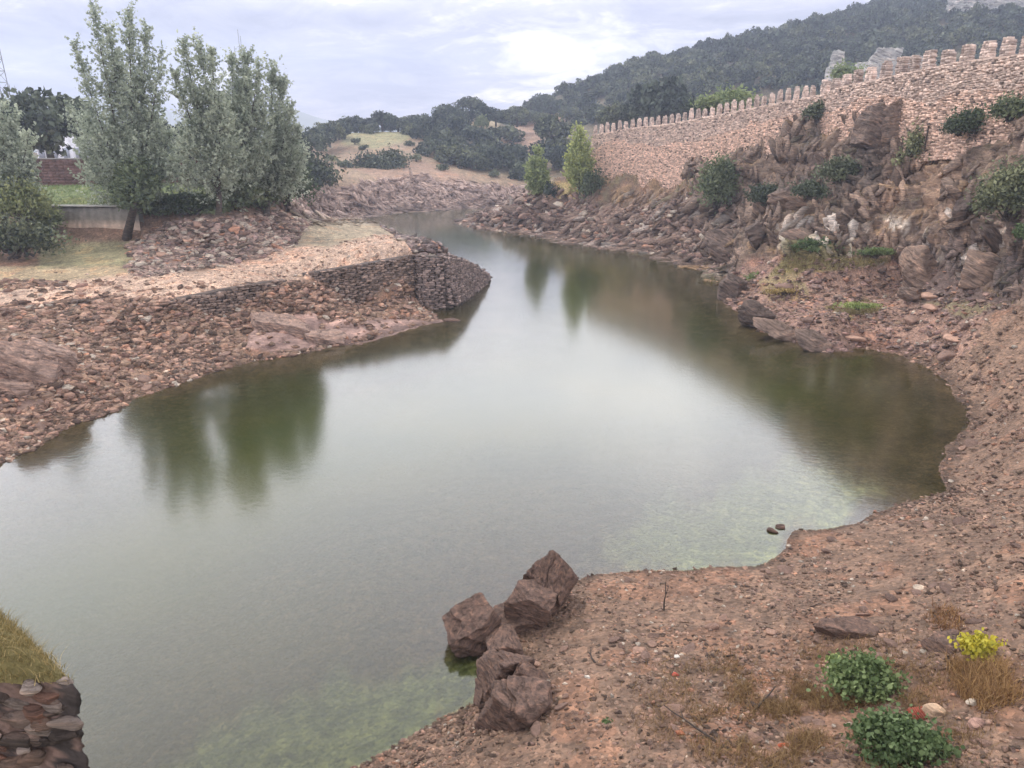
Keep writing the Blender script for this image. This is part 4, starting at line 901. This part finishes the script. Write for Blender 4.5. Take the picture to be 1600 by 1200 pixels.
bu(1438, 235, 76, (1.8, 1.2, 2.3), 'grey spiky bush on the cliff right of the crag', n=3500, leaf=.2, mat=M_scrub)
bu(1580, 305, 56, (2.2, 1.5, 2.2), 'dark dense evergreen shrub at the right edge below the cliff', n=7000, leaf=.16, mat=M_scrub)
bu(1597, 365, 53, (.6, .5, .8), 'small bright green shrub at the right edge below the dark evergreen', n=700, leaf=.12, mat=M_weed)
bu(1265, 298, 78, (1.5, 1, 1.0), 'round green bush in the hollow of the grey cliff buttress', n=2500, leaf=.16, mat=M_scrub)
bu(1310, 268, 80, (1.8, 1, 1.4), 'grey-green bush on the upper cliff left of the ochre face', n=2500, leaf=.18, mat=M_scrub)
bu(1195, 305, 88, (2.0, 1.2, 1.4), 'dark low bush left of the grey buttress', n=2500, leaf=.18, mat=M_scrub)
bu(1278, 178, 92, (1.8, 1, 1.3), 'small bush at the foot of the fortress wall by the step', n=1800, leaf=.2, mat=M_scrub)
bu(1530, 190, 70, (2.0, 1, 1.2), 'olive-green bush at the foot of the fortress wall on the right', n=2500, leaf=.16)
bu(1580, 170, 66, (1.8, 1, 1.2), 'small spreading tree against the fortress wall at the right edge', n=2200, leaf=.16)
bu(1500, 198, 71, (1.4, 1, .9), 'low grey bush left of the olive-green bush below the wall', n=1400, leaf=.16, mat=M_scrub)
bu(1258, 372, 76, (1.9, 1, .9), 'dark green bush at the foot of the cliff', n=1500, leaf=.16, mat=M_scrub)
bu(1275, 385, 73, (2.2, 1, .9), 'pale straggly green shrub in front of the cliff foot', n=1800, leaf=.14, mat=M_weed)
bu(1370, 395, 70, (2.2, .8, .5), 'low green plants along the foot of the white-streaked cliff', n=1300, leaf=.12, mat=M_weed)
bu(1185, 435, 78, (1.3, .8, .6), 'small bright green shrub on the headland bench by the water', n=900, leaf=.12, mat=M_weed)
bu(1340, 478, 62, (1.8, .8, .25), 'patch of bright low weeds on the bench above the bay', n=900, leaf=.1, mat=M_weed)
bu(1228, 456, 70, (1.8, .9, .3), 'dry greenish weeds on the bench near the red rocks', n=900, leaf=.1, mat=M_grass)
bu(462, 455, 67, (1.0, .6, .6), 'small green bush in the gap between the two dry-stone walls', n=700, leaf=.12, mat=M_weed)
bu(1135, 158, 130, (4.5, 2, 2.0), 'light green treetop just behind the fortress wall', n=3000, leaf=.3, mat=M_aspen)
bu(1105, 166, 132, (3.5, 2, 1.6), 'dull green treetop behind the wall, left of the lighter one', n=1800, leaf=.3, mat=M_scrub)
bu(1322, 118, 150, (2.6, 2, 2.0), 'small green tree between the pinnacle and the wall step', n=1500, leaf=.3, mat=M_aspen)
bu(752, 192, 260, (2.5, 2, 2.0), 'pale green bush on the meadow ridge among the oaks', n=900, leaf=.4)

# young poplars by the end of the fortress wall
def column_tree(u, vt, vb, Y, hw, label):
    b_ = Q(u, vb, Y); pxm = F/Y
    pl = [(u, vt, hw*.7, 0), (u-hw*.4, vt+(vb-vt)*.25, hw*.7, 0), (u+hw*.45, vt+(vb-vt)*.3, hw*.7, .5), (u-hw*.7, vt+(vb-vt)*.42, hw*.6, -.5), (u+hw*.7, vt+(vb-vt)*.5, hw*.6, 0), (u, vt+(vb-vt)*.5, hw*.8, 0)]
    plume_tree('young_poplar', b_, pl, label, mat=M_aspen, fork=b_+np.array((0, 0, .8)), trunk_r=.16, leaf=.24, dens=1.2, low=.1, group='young poplars below the fortress')
column_tree(905, 198, 306, 134, 20, 'tall pale green columnar poplar beside the end of the fortress wall')
column_tree(840, 232, 312, 139, 18, 'yellow-green young poplar at the tip of the headland, left of the columnar one')
bu(925, 290, 132, (2.2, 1.5, 2.6), 'thin dark bush at the foot of the columnar poplar', n=2000, leaf=.22)
bu(862, 300, 137, (1.5, 1.5, 1.6), 'dark low bush between the two young poplars', n=1200, leaf=.22, mat=M_oak)

# holm oaks: three crown kinds, shared
def oak_mesh(seed, n=1500, k=34, leaf=.34):
    r = np.random.default_rng(seed); d = r.normal(size=(k, 3)); d /= np.linalg.norm(d, axis=1)[:, None]; d[:, 2] = np.abs(d[:, 2])-.25
    c = d*np.array((1, 1, .72))*r.uniform(.55, .95, (k, 1)); m = n//k
    q = r.normal(size=(k, m, 3)); q /= np.linalg.norm(q, axis=2)[..., None]; p = c[:, None]+q*r.uniform(.18, .34, (k, 1, 1))*r.uniform(.75, 1.05, (k, m, 1))
    mb = MB(); leaves(mb, p.reshape(-1, 3)*np.array((4, 4, 4.2))+np.array((0, 0, 2.3)), leaf, colv=np.repeat(r.random(k)*.8, m)); return mb
OK_ = [oak_mesh(s, 2600, 44, .36).mesh('crown', M_oak) for s in range(5)]
OKs = [oak_mesh(20+s, 900, 26, .52).mesh('crown', M_oak) for s in range(4)]
tb = MB(); tube(tb, [(0, 0, -1), (.1, 0, 1), (0, .1, 2.6)], (.38, .3, .22), 7)
for k in range(5): tube(tb, [(0, .1, 2.2), (math.cos(k*1.25)*1.1, math.sin(k*1.25)*1.1, 3.6)], (.2, .08), 5)
OT = tb.mesh('trunk', M_bark)
def oak(x, y, s, label, group, parts=True, zz=None, zs=1.0):
    z = ground_z(x, y) if zz is None else zz; rz = random.uniform(0, 6.28)
    if parts:
        r = thing('holm_oak', (x, y, z-.2), label, 'tree', group, rz); link('crown', random.choice(OK_), r).scale = (s, s, s*zs*random.uniform(.85, 1.1)); link('trunk', OT, r).scale = (s, s, s*zs); return r
    o = link('holm_oak', random.choice(OKs), loc=(x, y, z-1.1*s), rot=(0, 0, rz), scale=(s*random.uniform(.9, 1.2), s, s*random.uniform(.75, 1.15))); return tag(o, label, 'tree', group)
GO = 'holm oaks on the meadow ridge'
def ok_at(u, v, Y, s, lb, zs=1.0):      # v of the foot
    q = Q(u, v, Y); oak(q[0], q[1], s, lb, GO, True, q[2], zs)
for i, (u, v, Y, s, lb) in enumerate([(545,210,262,1.25,'dark oak at the left end of the meadow ridge'),(565,206,268,1.0,'small dark oak second from the left on the meadow ridge'),(598,207,266,1.35,'round oak standing above the top of the green meadow'),(580,212,258,.8,'small oak standing on the very top of the green meadow'),(622,208,270,1.2,'oak just right of the one above the meadow top'),(645,215,262,1.0,'low oak at the right end of the green meadow top'),
      (500,228,225,1.3,'dark oak beyond the left-hand poplars'),(515,222,232,1.2,'oak on the slope left of the meadow'),(485,240,205,1.2,'lowest oak left of the meadow'),(530,214,246,1.0,'small oak by the meadow left corner'),
      (668,220,255,1.35,'big dark oak on the right rim of the meadow'),(690,236,240,1.3,'oak halfway down the meadow right rim'),(680,250,228,1.4,'broad oak lower on the meadow right rim'),(712,262,222,1.5,'broad bushy oak at the lower right of the meadow'),(745,226,250,1.35,'round oak on the bare slope right of the meadow'),(715,210,262,1.3,'oak above the round one on the bare slope'),
      (755,190,285,1.2,'left oak of the pair above the pale clearing'),(775,192,284,1.1,'right oak of the pair above the pale clearing'),(808,192,280,1.3,'isolated round oak left of the pink track'),(740,268,220,1.4,'oak at the foot of the slope above the far bank'),(775,268,224,1.5,'broad oak above the middle of the far bank'),(800,255,235,1.3,'oak just left of the young poplar'),
      (862,222,245,1.5,'broad oak right of the pink track'),(848,196,275,1.0,'small oak on the pink track'),(870,262,222,1.4,'oak behind the columnar poplar'),(820,285,214,1.1,'oak behind the yellow-green poplar'),(660,205,272,1.2,'oak on the skyline right of the meadow'),(700,196,280,1.4,'large oak on the skyline above the bare slope'),(640,203,276,1.2,'oak on the skyline at the meadow top right'),
      (735,175,300,1.3,'skyline oak above the pale clearing'),(610,203,280,1.1,'skyline oak partly hidden behind the round oak')]):
    ok_at(u, v, Y, s*1.0, lb)
for u, v, Y_, s_, lb in ((555,232,238,.32,'tiny dark shrub on the upper left of the meadow'),(570,246,228,.28,'small dark shrub on the left of the meadow above the large bush'),(640,232,240,.3,'small shrub near the top right of the open meadow'),(650,262,215,.34,'low shrub on the reddish part of the meadow'),(520,262,205,.4,'low shrub on the left slope of the meadow'),(690,272,208,.35,'low shrub above the middle of the rocky far bank'),(770,283,212,.4,'low shrub above the right part of the rocky far bank'),(540,276,196,.36,'low shrub at the left end of the large bush above the far bank')):
    q = Q(u, v, Y_); bush('shrub', (q[0], q[1], ground_z(q[0], q[1])+s_*2), (s_*5, s_*4, s_*3), lb, n=500, leaf=.3, mat=M_scrub)
# the dark conifer-like mass behind the wall
for u, v, Y, s, zs, lb in ((1030,192,190,1.7,1.35,'tallest dark tree just behind the left part of the fortress wall'),(1052,190,188,1.4,1.1,'dark tree at the right of the tallest one behind the wall'),(1005,196,192,1.3,1.0,'dark tree at the left of the tallest one behind the wall'),(965,200,200,1.3,1.1,'dark oak above the left corner of the fortress wall')):
    ok_at(u, v, Y, s, lb, zs)
q = Q(97, 250, 116); tr_ = oak(q[0]-1.6, q[1], 1.45, 'dark round tree in front of the white building on the left', None, True, q[2]+1.9, 1.1)
q = Q(45, 250, 118); oak(q[0], q[1], 1.55, 'dark tree left of the one before the white building', None, True, q[2]-.3, 1.25)
q = Q(250, 262, 150); oak(q[0], q[1], 2.0, 'dark tree seen through the gap between the two largest poplars', None, True, q[2]-.3, 1.0)
q = Q(330, 262, 150); oak(q[0], q[1], 1.8, 'dark tree behind the flat-topped poplar', None, True, q[2]-.3, 1.0)
# forest on the hill
cand = []
clear = np.maximum(np.maximum(inpoly([(440,300),(470,235),(540,203),(650,205),(690,250),(760,285),(830,292),(820,300),(700,292),(600,300)], 6, 401), inpoly([(835,188),(885,182),(878,205),(835,240),(805,262),(790,240),(810,200)], 6, 402)), inpoly([(727,182),(768,176),(785,190),(735,203)], 4, 403))
d_far = farrock
gxs = np.arange(-160, 460, 8.0)
for x in gxs:
    for y in np.arange(225, 560, 8.4):
        xx, yy = x+random.uniform(-2.6, 2.6), y+random.uniform(-2.6, 2.6)
        if abs(math.degrees(math.atan2(xx, yy))) > 44: continue
        z = ground_z(xx, yy); u, v = uv_of(xx, yy, z)
        if not (560 < u < 1720 and v > -90): continue
        if z < 3 or (u < 930 and d_far[gi(xx, yy)] > .4) or clear[gi(xx, yy)] > .35: continue
        if u < 930 and (v > 292 or (v > 178 and random.random() < .38)): continue
        if random.random() < .08: continue
        if ((u-1540)/70)**2+((v-20)/30)**2 < 1 and random.random() < .6: continue
        cand.append((math.hypot(xx, yy), xx, yy, u, v))
# keep what the ridge line and the fortress wall leave in view
vis = []
prof_ = {}
for c in sorted(cand):
    k = int(c[3]//6); vt = c[4]-1155*6/c[0]
    wl = np.interp(c[3], [929, 930, 1289, 1600], [400, 200, 132, 62]) if c[3] > 930 else 400
    if vt > wl+3: continue
    if prof_.get(k, 999) < vt-6: continue
    prof_[k] = min(prof_.get(k, 999), vt); vis.append(c)
print('forest', len(cand), len(vis))
for i, (d, x, y, u, v) in enumerate(vis[:255]):
    s = random.uniform(.75, 1.5)
    oak(x, y, s, 'holm oak in the dense dark wood covering the hill behind the fortress', 'holm oaks of the hillside wood', False)
rest = vis[255:]
pm_ = bpy.data.meshes.new('distant_wood'); pm_.from_pydata([(x, y, ground_z(x, y)-.8) for _, x, y, _, _ in rest], [], [])
hid = []
wood = tag(link('distant_wood', pm_), 'mass of holm oaks covering the upper hillside', kind='stuff')
ng = bpy.data.node_groups.new('wood_scatter', 'GeometryNodeTree'); ng.interface.new_socket('Geometry', in_out='INPUT', socket_type='NodeSocketGeometry'); ng.interface.new_socket('Geometry', in_out='OUTPUT', socket_type='NodeSocketGeometry')
gin, gout = ng.nodes.new('NodeGroupInput'), ng.nodes.new('NodeGroupOutput'); iop = ng.nodes.new('GeometryNodeInstanceOnPoints')
join = ng.nodes.new('GeometryNodeGeometryToInstance'); coll = bpy.data.collections.new('wood_crowns')
for me in OKs: coll.objects.link(bpy.data.objects.new('crown', me))
ci = ng.nodes.new('GeometryNodeCollectionInfo'); ci.inputs[0].default_value = coll; ci.inputs[1].default_value = True
rv = ng.nodes.new('FunctionNodeRandomValue'); rv.data_type = 'FLOAT_VECTOR'; rv.inputs[0].default_value = (.8, .8, .7); rv.inputs[1].default_value = (1.7, 1.6, 1.7)
r2 = ng.nodes.new('FunctionNodeRandomValue'); r2.data_type = 'FLOAT_VECTOR'; r2.inputs[0].default_value = (0, 0, 0); r2.inputs[1].default_value = (0, 0, 6.28)
ng.links.new(gin.outputs[0], iop.inputs['Points']); ng.links.new(ci.outputs[0], iop.inputs['Instance']); iop.inputs['Pick Instance'].default_value = True
ng.links.new(rv.outputs[0], iop.inputs['Scale']); ng.links.new(r2.outputs[0], iop.inputs['Rotation']); ng.links.new(iop.outputs[0], gout.inputs[0])
md = wood.modifiers.new('scatter', 'NODES'); md.node_group = ng

# labels that point at one stone or oak: how near it stands to something easy to find
ORD = ['nearest', 'second nearest', 'third nearest', 'fourth nearest', 'fifth nearest', 'sixth nearest']
def rank_labels(group, head, marks, per=6):
    ob = {o: uv_of(*o.location) for o in bpy.data.objects if o.get('group') == group and o.get('category')}
    for phrase, (mu, mv) in marks:
        near = sorted(ob, key=lambda o: math.hypot(ob[o][0]-mu, ob[o][1]-mv))[:per]
        for k, o in enumerate(near): o['label'] = f'{head}, {ORD[k]} to {phrase}'; del ob[o]
rank_labels('stones on the right-hand shore', 'flat reddish stone on the gravel', [('the yellow-leaved plant', (1522, 1040)), ('the tallest foreground boulder', (858, 915)), ('the rounded green plant', (1342, 1085)), ('the two dark stones in the shallows', (1212, 826)), ('the corner of the green bay', (1340, 548)), ('the flat dark rock on the gravel', (1330, 987)), ('the right end of the bay', (1515, 650)), ('the white scrap', (1057, 1022))])
rank_labels('stones on the left bank', 'angular brown stone in the rubble', [('the outcrop at the left edge', (60, 575)), ('the broad pale rock mass', (440, 515)), ('the gap between the dry-stone walls', (462, 455)), ('the lowest left corner of the bank', (0, 728)), ('the low dry-stone wall', (255, 470)), ('the broken remnant of wall', (135, 480)), ('the lone rock off the spit', (706, 501))])
rank_labels('stones below the left-hand trees', 'grey weathered stone on the slope', [('the small leaning tree', (208, 372)), ('the trunk of the middle poplar', (340, 338)), ('the right end of the rubble slope', (465, 365)), ('the middle of the sandy flat', (330, 430))])
rank_labels('slabs below the cliff', 'dark slab on the bench', [('the patch of bright low weeds', (1340, 478)), ('the large leaning boulder', (1440, 425)), ('the tilted slab at the bay corner', (1275, 535)), ('the pale straggly shrub', (1275, 385))])
rank_labels('rocks on the headland', 'brown rock on the headland', [('the yellow-green young poplar', (840, 312)), ('the tip of the headland', (722, 348)), ('the narrow bushy tree', (1122, 330)), ('the columnar poplar', (905, 306)), ('the tall dark rock at the headland foot', (1148, 440))])
rank_labels('holm oaks of the hillside wood', 'holm oak of the hillside wood', [('the narrow pale pinnacle', (1307, 95)), ('the left corner of the fortress wall', (930, 195)), ('the tallest pale crag', (1372, 90)), ('the light green treetop behind the wall', (1135, 150)), ('the columnar poplar', (905, 200)), ('the yellow-green young poplar', (840, 235)), ('the right end of the meadow', (815, 285)), ('the pink track', (860, 185))])
# ------------------------------------------------------------ grasses and weeds

def blades(name, pts, h0, h1, wd, mat, lean=.5, label=None, col=None):
    n = len(pts); pts = np.array(pts); an = rng.uniform(0, 2*np.pi, n); h = rng.uniform(h0, h1, n); ln = rng.normal(0, lean, (n, 2))*h[:, None]
    sx = np.stack([np.cos(an), np.sin(an), an*0], 1)*wd*rng.uniform(.6, 1.3, (n, 1))
    mid = pts+np.c_[ln*.35, h*.6]; tip = pts+np.c_[ln, h]
    V = np.stack([pts-sx, pts+sx, mid+sx*.7, mid-sx*.7, tip], 1).reshape(-1, 3); o = np.arange(n)[:, None]*5
    Fc = np.concatenate([np.c_[o, o+1, o+2], np.c_[o, o+2, o+3], np.c_[o+3, o+2, o+4]])
    cv = np.repeat(np.clip(rng.normal(.5 if col is None else col, .25, n), 0, 1), 5)[:, None]*np.ones(3)
    return tag(link(name, mesh_np(name, V, Fc, mat, cv)), label, kind='stuff')
def from_mask(mask, n, seed):
    r = np.random.default_rng(seed); m = np.maximum(mask, 0)*R_.ravel()**.3; idx = r.choice(len(m), n, p=m/m.sum())
    rd = R_.ravel()[idx]; return P3[idx]+np.stack([r.normal(0, .002, n)*rd, r.normal(0, .004, n)*rd, np.zeros(n)-.02], 1)
w0_ = P(1265, 1110, 2.3); wm = np.exp(-((XG-w0_[0])/2.6)**2-((YG-w0_[1])/2.0)**2)*(YG > 5)
cl_ = sstep(-.2, .35, fbm(P3*1.3, 4, 210))
blades('dry_weeds', from_mask(wm*cl_*out, 17000, 1), .06, .3, .007, M_dry, .7, 'reddish dry weeds round the green plants in the right foreground')
wm2 = inpoly([(1490,1090),(1480,1040),(1570,1040),(1600,1090),(1540,1120)], 8, 201); blades('dry_weeds', from_mask(wm2*out, 2600, 2), .15, .5, .008, M_dry, .5, 'dry brown stems under the yellow-leaved plant')
blades('dry_weeds', from_mask(inpoly([(1440,980),(1460,950),(1500,960),(1500,1000)], 8, 202)*out, 700, 3), .1, .3, .008, M_dry, .6, 'dry weeds behind the reddish boulder', .2)
blades('dry_grass', from_mask(cm*(flat+.15)*sstep(-.3, .1, nm)*inframe, 20000, 4), .15, .5, .03, M_grass, .7, 'dry yellow grass on the ledges of the cliff')
blades('dry_brush', from_mask(mound*inframe+.4*inpoly([(850,300),(870,280),(925,285),(925,310)], 5, 203), 9000, 5), .2, .7, .04, M_dry, .7, 'dry brown grass on the mound below the wall', .3)
blades('meadow_grass', from_mask(lawn*inframe, 9000, 6), .15, .4, .04, M_weed, .5, 'short green grass of the lawn on the left')
blades('bench_grass', from_mask(((C[:, 1] > C[:, 0]*.85) & (bench > .3) & out)*inframe+1e-9*bench*out, 6000, 7), .1, .4, .03, M_grass, .7, 'sparse greenish grass on the bench below the cliff')

def weedbush(u, v, z, r, label, mat, n, leaf=.052, name='weed_plant'):
    q = P(u, v, z); q[2] = max(ground_z(q[0], q[1]), .1)
    return bush(name, q+np.array((0, 0, r[2]*.5)), r, label, 'plant', mat, n, leaf, shape='hex', stem_mat=M_dry)
weedbush(1342, 1085, 2.3, (.82, .64, .55), 'rounded leafy green plant in the middle of the dry weeds', M_weed, 4600)
weedbush(1312, 1050, 2.3, (.4, .35, .4), 'smaller green plant at the upper left of the rounded one', M_weed, 600)
weedbush(1405, 1190, 2.9, (.92, .72, .56), 'leafy green plant cut off by the bottom edge of the photo', M_weed, 4600)
weedbush(1522, 1040, 3.0, (.62, .45, .42), 'yellow-leaved plant with dry brown stems beneath', M_yellow, 900)
weedbush(945, 1130, 1.6, (.14, .12, .1), 'tiny green seedling on the gravel right of the lowest boulder', M_weed, 60, .04)

# ------------------------------------------------------------ masonry corner at the lower left
ab = thing('stone_abutment', (-4.4, 6.1, 0), 'corner of an old masonry abutment with a grassy top at the lower left', 'abutment')
foot = [(-4.36, 6.0), (-4.75, 6.35), (-5.6, 6.95), (-9, 9.5), (-14, 9), (-14, 6.0)]; n = 26; rows = []
fp, _ = resample([(*p, 0) for p in foot+[foot[0]]], .06); fp = fp[:-1, :2]; cenp = np.array((-8.5, 7)); M_ab = make_stone('abutment_masonry', attrcol=True, bscale=3.5, streak=False)
zs_ = np.r_[np.linspace(10.9, 8.4, 62), np.linspace(8.2, 4.0, 12)]
V = []; Ccol = []
for k, z in enumerate(zs_):
    flare = 1+.006*(10.9-z); p = cenp+(fp-cenp)*flare; V.append(np.c_[p, np.full(len(p), z)])
V = np.concatenate(V); nn_ = V-np.array((*cenp, 0)); nn_[:, 2] = 0; nn_ /= np.linalg.norm(nn_, axis=1)[:, None]
course = .42; bx = np.arctan2(nn_[:, 1], nn_[:, 0]); rowi = np.floor((10.9-V[:, 2])/course)
e1 = fbm(V*2.2, 5, 130)*.10+fbm(V*9, 4, 131, .6)*.05+ledge(V[:, 2]*4+fbm(V*1.5, 2, 9)*1.5, 3)*.03; fr_ = ((10.9-V[:, 2])/course) % 1; e1 -= .05*(np.abs(fr_-.5) > .42)
V = V+nn_*e1[:, None]; V[:, 2] += fbm(V*1.3, 3, 133)*.05
cn = fbm(V*1.4, 4, 134); Ccol = np.where((cn > .12)[:, None], (.30, .25, .21), np.where((cn < -.18)[:, None], (.055, .045, .042), (.17, .115, .095)))*(1+.9*fbm(V*8, 4, 135, .65))[:, None]
m = len(fp); Fq = [(k*m+i, k*m+(i+1) % m, (k+1)*m+(i+1) % m, (k+1)*m+i) for k in range(73) for i in range(m)]
link('masonry', mesh_np('masonry', V-np.array(ab.location), Fq, M_ab, np.clip(Ccol, .02, .8), True), ab)
ts = np.linspace(0, 1, 14); V = []
for k, t_ in enumerate(ts):
    p = fp+(cenp-fp)*t_; hz = 10.9+.5*np.clip(np.linalg.norm(p-fp, axis=1)/1.2, 0, 1)**.7; V.append(np.c_[p, hz])
V = np.concatenate(V); V[:, 2] += fbm(V*2.5, 4, 140)*.09; Fq = [(k*m+i, (k+1)*m+i, (k+1)*m+(i+1) % m, k*m+(i+1) % m) for k in range(13) for i in range(m)]
link('turf', mesh_np('turf', V-np.array(ab.location), Fq, M_ab, np.ones((len(V), 3))*np.array((.20, .17, .07)), True), ab)
sel = rng.choice(m*9, 90000); ff = rng.random((90000, 1)); gp = V[sel]*(1-ff)+V[sel+m]*ff+rng.normal(0, .02, (90000, 3))*np.array((1, 1, 0)); gp = gp[(gp[:, 0] > -7.4)]
g_ = blades('grass', gp-np.array(ab.location), .02, .11, .004, M_grass, .8, None, .3); g_.parent = ab; g_['kind'] = 'stuff'
gp2 = np.c_[rng.uniform(-5.6, -4.5, 60), rng.uniform(6.0, 6.3, 60), np.full(60, 10.95)]
g_ = blades('tall_grass', gp2-np.array(ab.location), .1, .28, .0025, M_grass, .6, None, .9); g_.parent = ab; g_['kind'] = 'stuff'
for k, (x, y, z, s) in enumerate([(-4.75, 5.98, 10.85, .11), (-4.42, 6.02, 10.9, .07), (-5.3, 5.95, 10.3, .12), (-4.95, 5.95, 10.1, .07), (-5.6, 5.93, 10.75, .16), (-5.15, 5.95, 9.6, .08)]):
    V_, F_ = rock_shape(3, 400+k, (1, .5, .6), 10, .05); me = mesh_np('stone', V_*s, F_, M_stone, np.ones((len(V_), 3))*np.array((.30, .25, .22)), True); link('stone', me, ab, Vector((x, y, z))-ab.location)

for k in range(150):
    x_ = random.uniform(-7.2, -4.5); z_ = random.uniform(8.9, 10.75); s_ = random.uniform(.04, .17); y_ = 6.0-.006*(10.9-z_)*9
    V_, F_ = rock_shape(3, 440+k, (1, .4, random.uniform(.4, .7)), 7, .02); tone = random.choice([(.13, .09, .07), (.16, .12, .10), (.07, .055, .048), (.22, .18, .155), (.14, .08, .06)])
    link('stone', mesh_np('stone', V_*s_, F_, M_stone, np.ones((len(V_), 3))*np.array(tone), True), ab, Vector((x_, y_+s_*.12, z_))-ab.location, (0, random.gauss(0, .2), 0))
# ------------------------------------------------------------ small things
q = P(1432, 1137, 2.6); q[2] = ground_z(q[0], q[1])+.1
br = thing('brick_fragment', tuple(q), 'broken piece of hollow red brick on the gravel between the two green plants', 'brick', rz=.3)
mb = MB(); box(mb, (0, 0, 0), (.5, .3, .1), 0, (.30, .08, .05), .01); 
for k in range(7): box(mb, (-.21+k*.07, 0, .06), (.035, .3, .03), 0, (.33, .09, .055))
link('body', mb.mesh('body', M_plain), br); br.rotation_euler = (.3, .15, .3)
for i, (u, v, z, s, c, lb) in enumerate([(1063,1145,2.0,.12,(.36,.14,.08),'small orange tile shard on the lower gravel'),(1055,1050,1.6,.10,(.32,.07,.05),'small red shard in the middle of the gravel'),(1435,925,2.0,.2,(.5,.42,.33),'pale stone on the upper gravel'),(1519,1107,3.1,.14,(.62,.55,.45),'oval white pebble below the yellow-leaved plant'),(1460,1122,2.9,.3,(.52,.37,.25),'buff stone right of the red brick'),(1525,1140,3.2,.2,(.45,.28,.22),'pinkish stone below the white pebble'),(1225,1170,2.4,.12,(.5,.12,.06),'red shard among the dry weeds'),(918,1063,1.2,.08,(.55,.52,.46),'tiny white pebble right of the outcrop'),(1057,1022,1.4,.09,(.6,.58,.53),'white scrap in the middle of the gravel')]):
    V, Fc = rock_shape(2, 700+i, (s, s*.7, s*.45), 9, .0); q = P(u, v, z); q[2] = ground_z(q[0], q[1])+.03
    tag(link('stone', mesh_np('stone', V, Fc, M_stone, np.ones((len(V), 3))*np.array(c)), loc=q), lb, 'stone')
for i, (u, v, z, ln, an, up, lb) in enumerate([(1038,945,.9,.9,1.4,1.2,'thin upright stick standing on the gravel near the water'),(1120,1160,2.2,1.5,2.4,.15,'dark driftwood branch lying at the left of the dry weeds'),(930,1035,1.2,.6,1.9,.05,'short dark stick on the gravel right of the outcrop'),(1180,1105,2.1,1.0,.7,.25,'thin bent twig beside the dry weeds'),(1130,1020,1.6,.8,.1,.05,'dark twig lying flat on the middle gravel')]):
    q = P(u, v, z); q[2] = ground_z(q[0], q[1]); mb = MB(); d = np.array((math.cos(an)*math.cos(up), math.sin(an)*math.cos(up), math.sin(up)))
    pts = [d*ln*t_+np.array((0, 0, .03))+rng.normal(0, .03, 3)*t_ for t_ in np.linspace(0, 1, 6)]; tube(mb, pts, np.linspace(.035, .012, 6), 5)
    tube(mb, [pts[3], pts[3]+d*.2+(.1, .06, .08)], (.018, .006), 4); tag(link('stick', mb.mesh('stick', M_bark), loc=q), lb, 'stick')
q = Q(1447, 219, 74.5); mb = MB(); tube(mb, [(0, 0, -1), (.02, 0, 1.25)], (.09, .07), 6); tag(link('post', mb.mesh('post', M_bark), loc=q), 'dark wooden post on the cliff top in front of the fortress wall', 'post')

# ------------------------------------------------------------ haze
hm, t, b = new_mat('haze_air'); t.nodes.remove(b)
pv = t.nodes.new('ShaderNodeVolumePrincipled'); pv.inputs['Color'].default_value = (.70, .80, 1, 1); pv.inputs['Density'].default_value = .00052; pv.inputs['Anisotropy'].default_value = .45
t.links.new(pv.outputs[0], t.nodes['Material Output'].inputs['Volume'])
mb = MB(); box(mb, (0, 800, 90), (2600, 1900, 192)); tag(link('haze', mb.mesh('haze', hm)), kind='stuff')
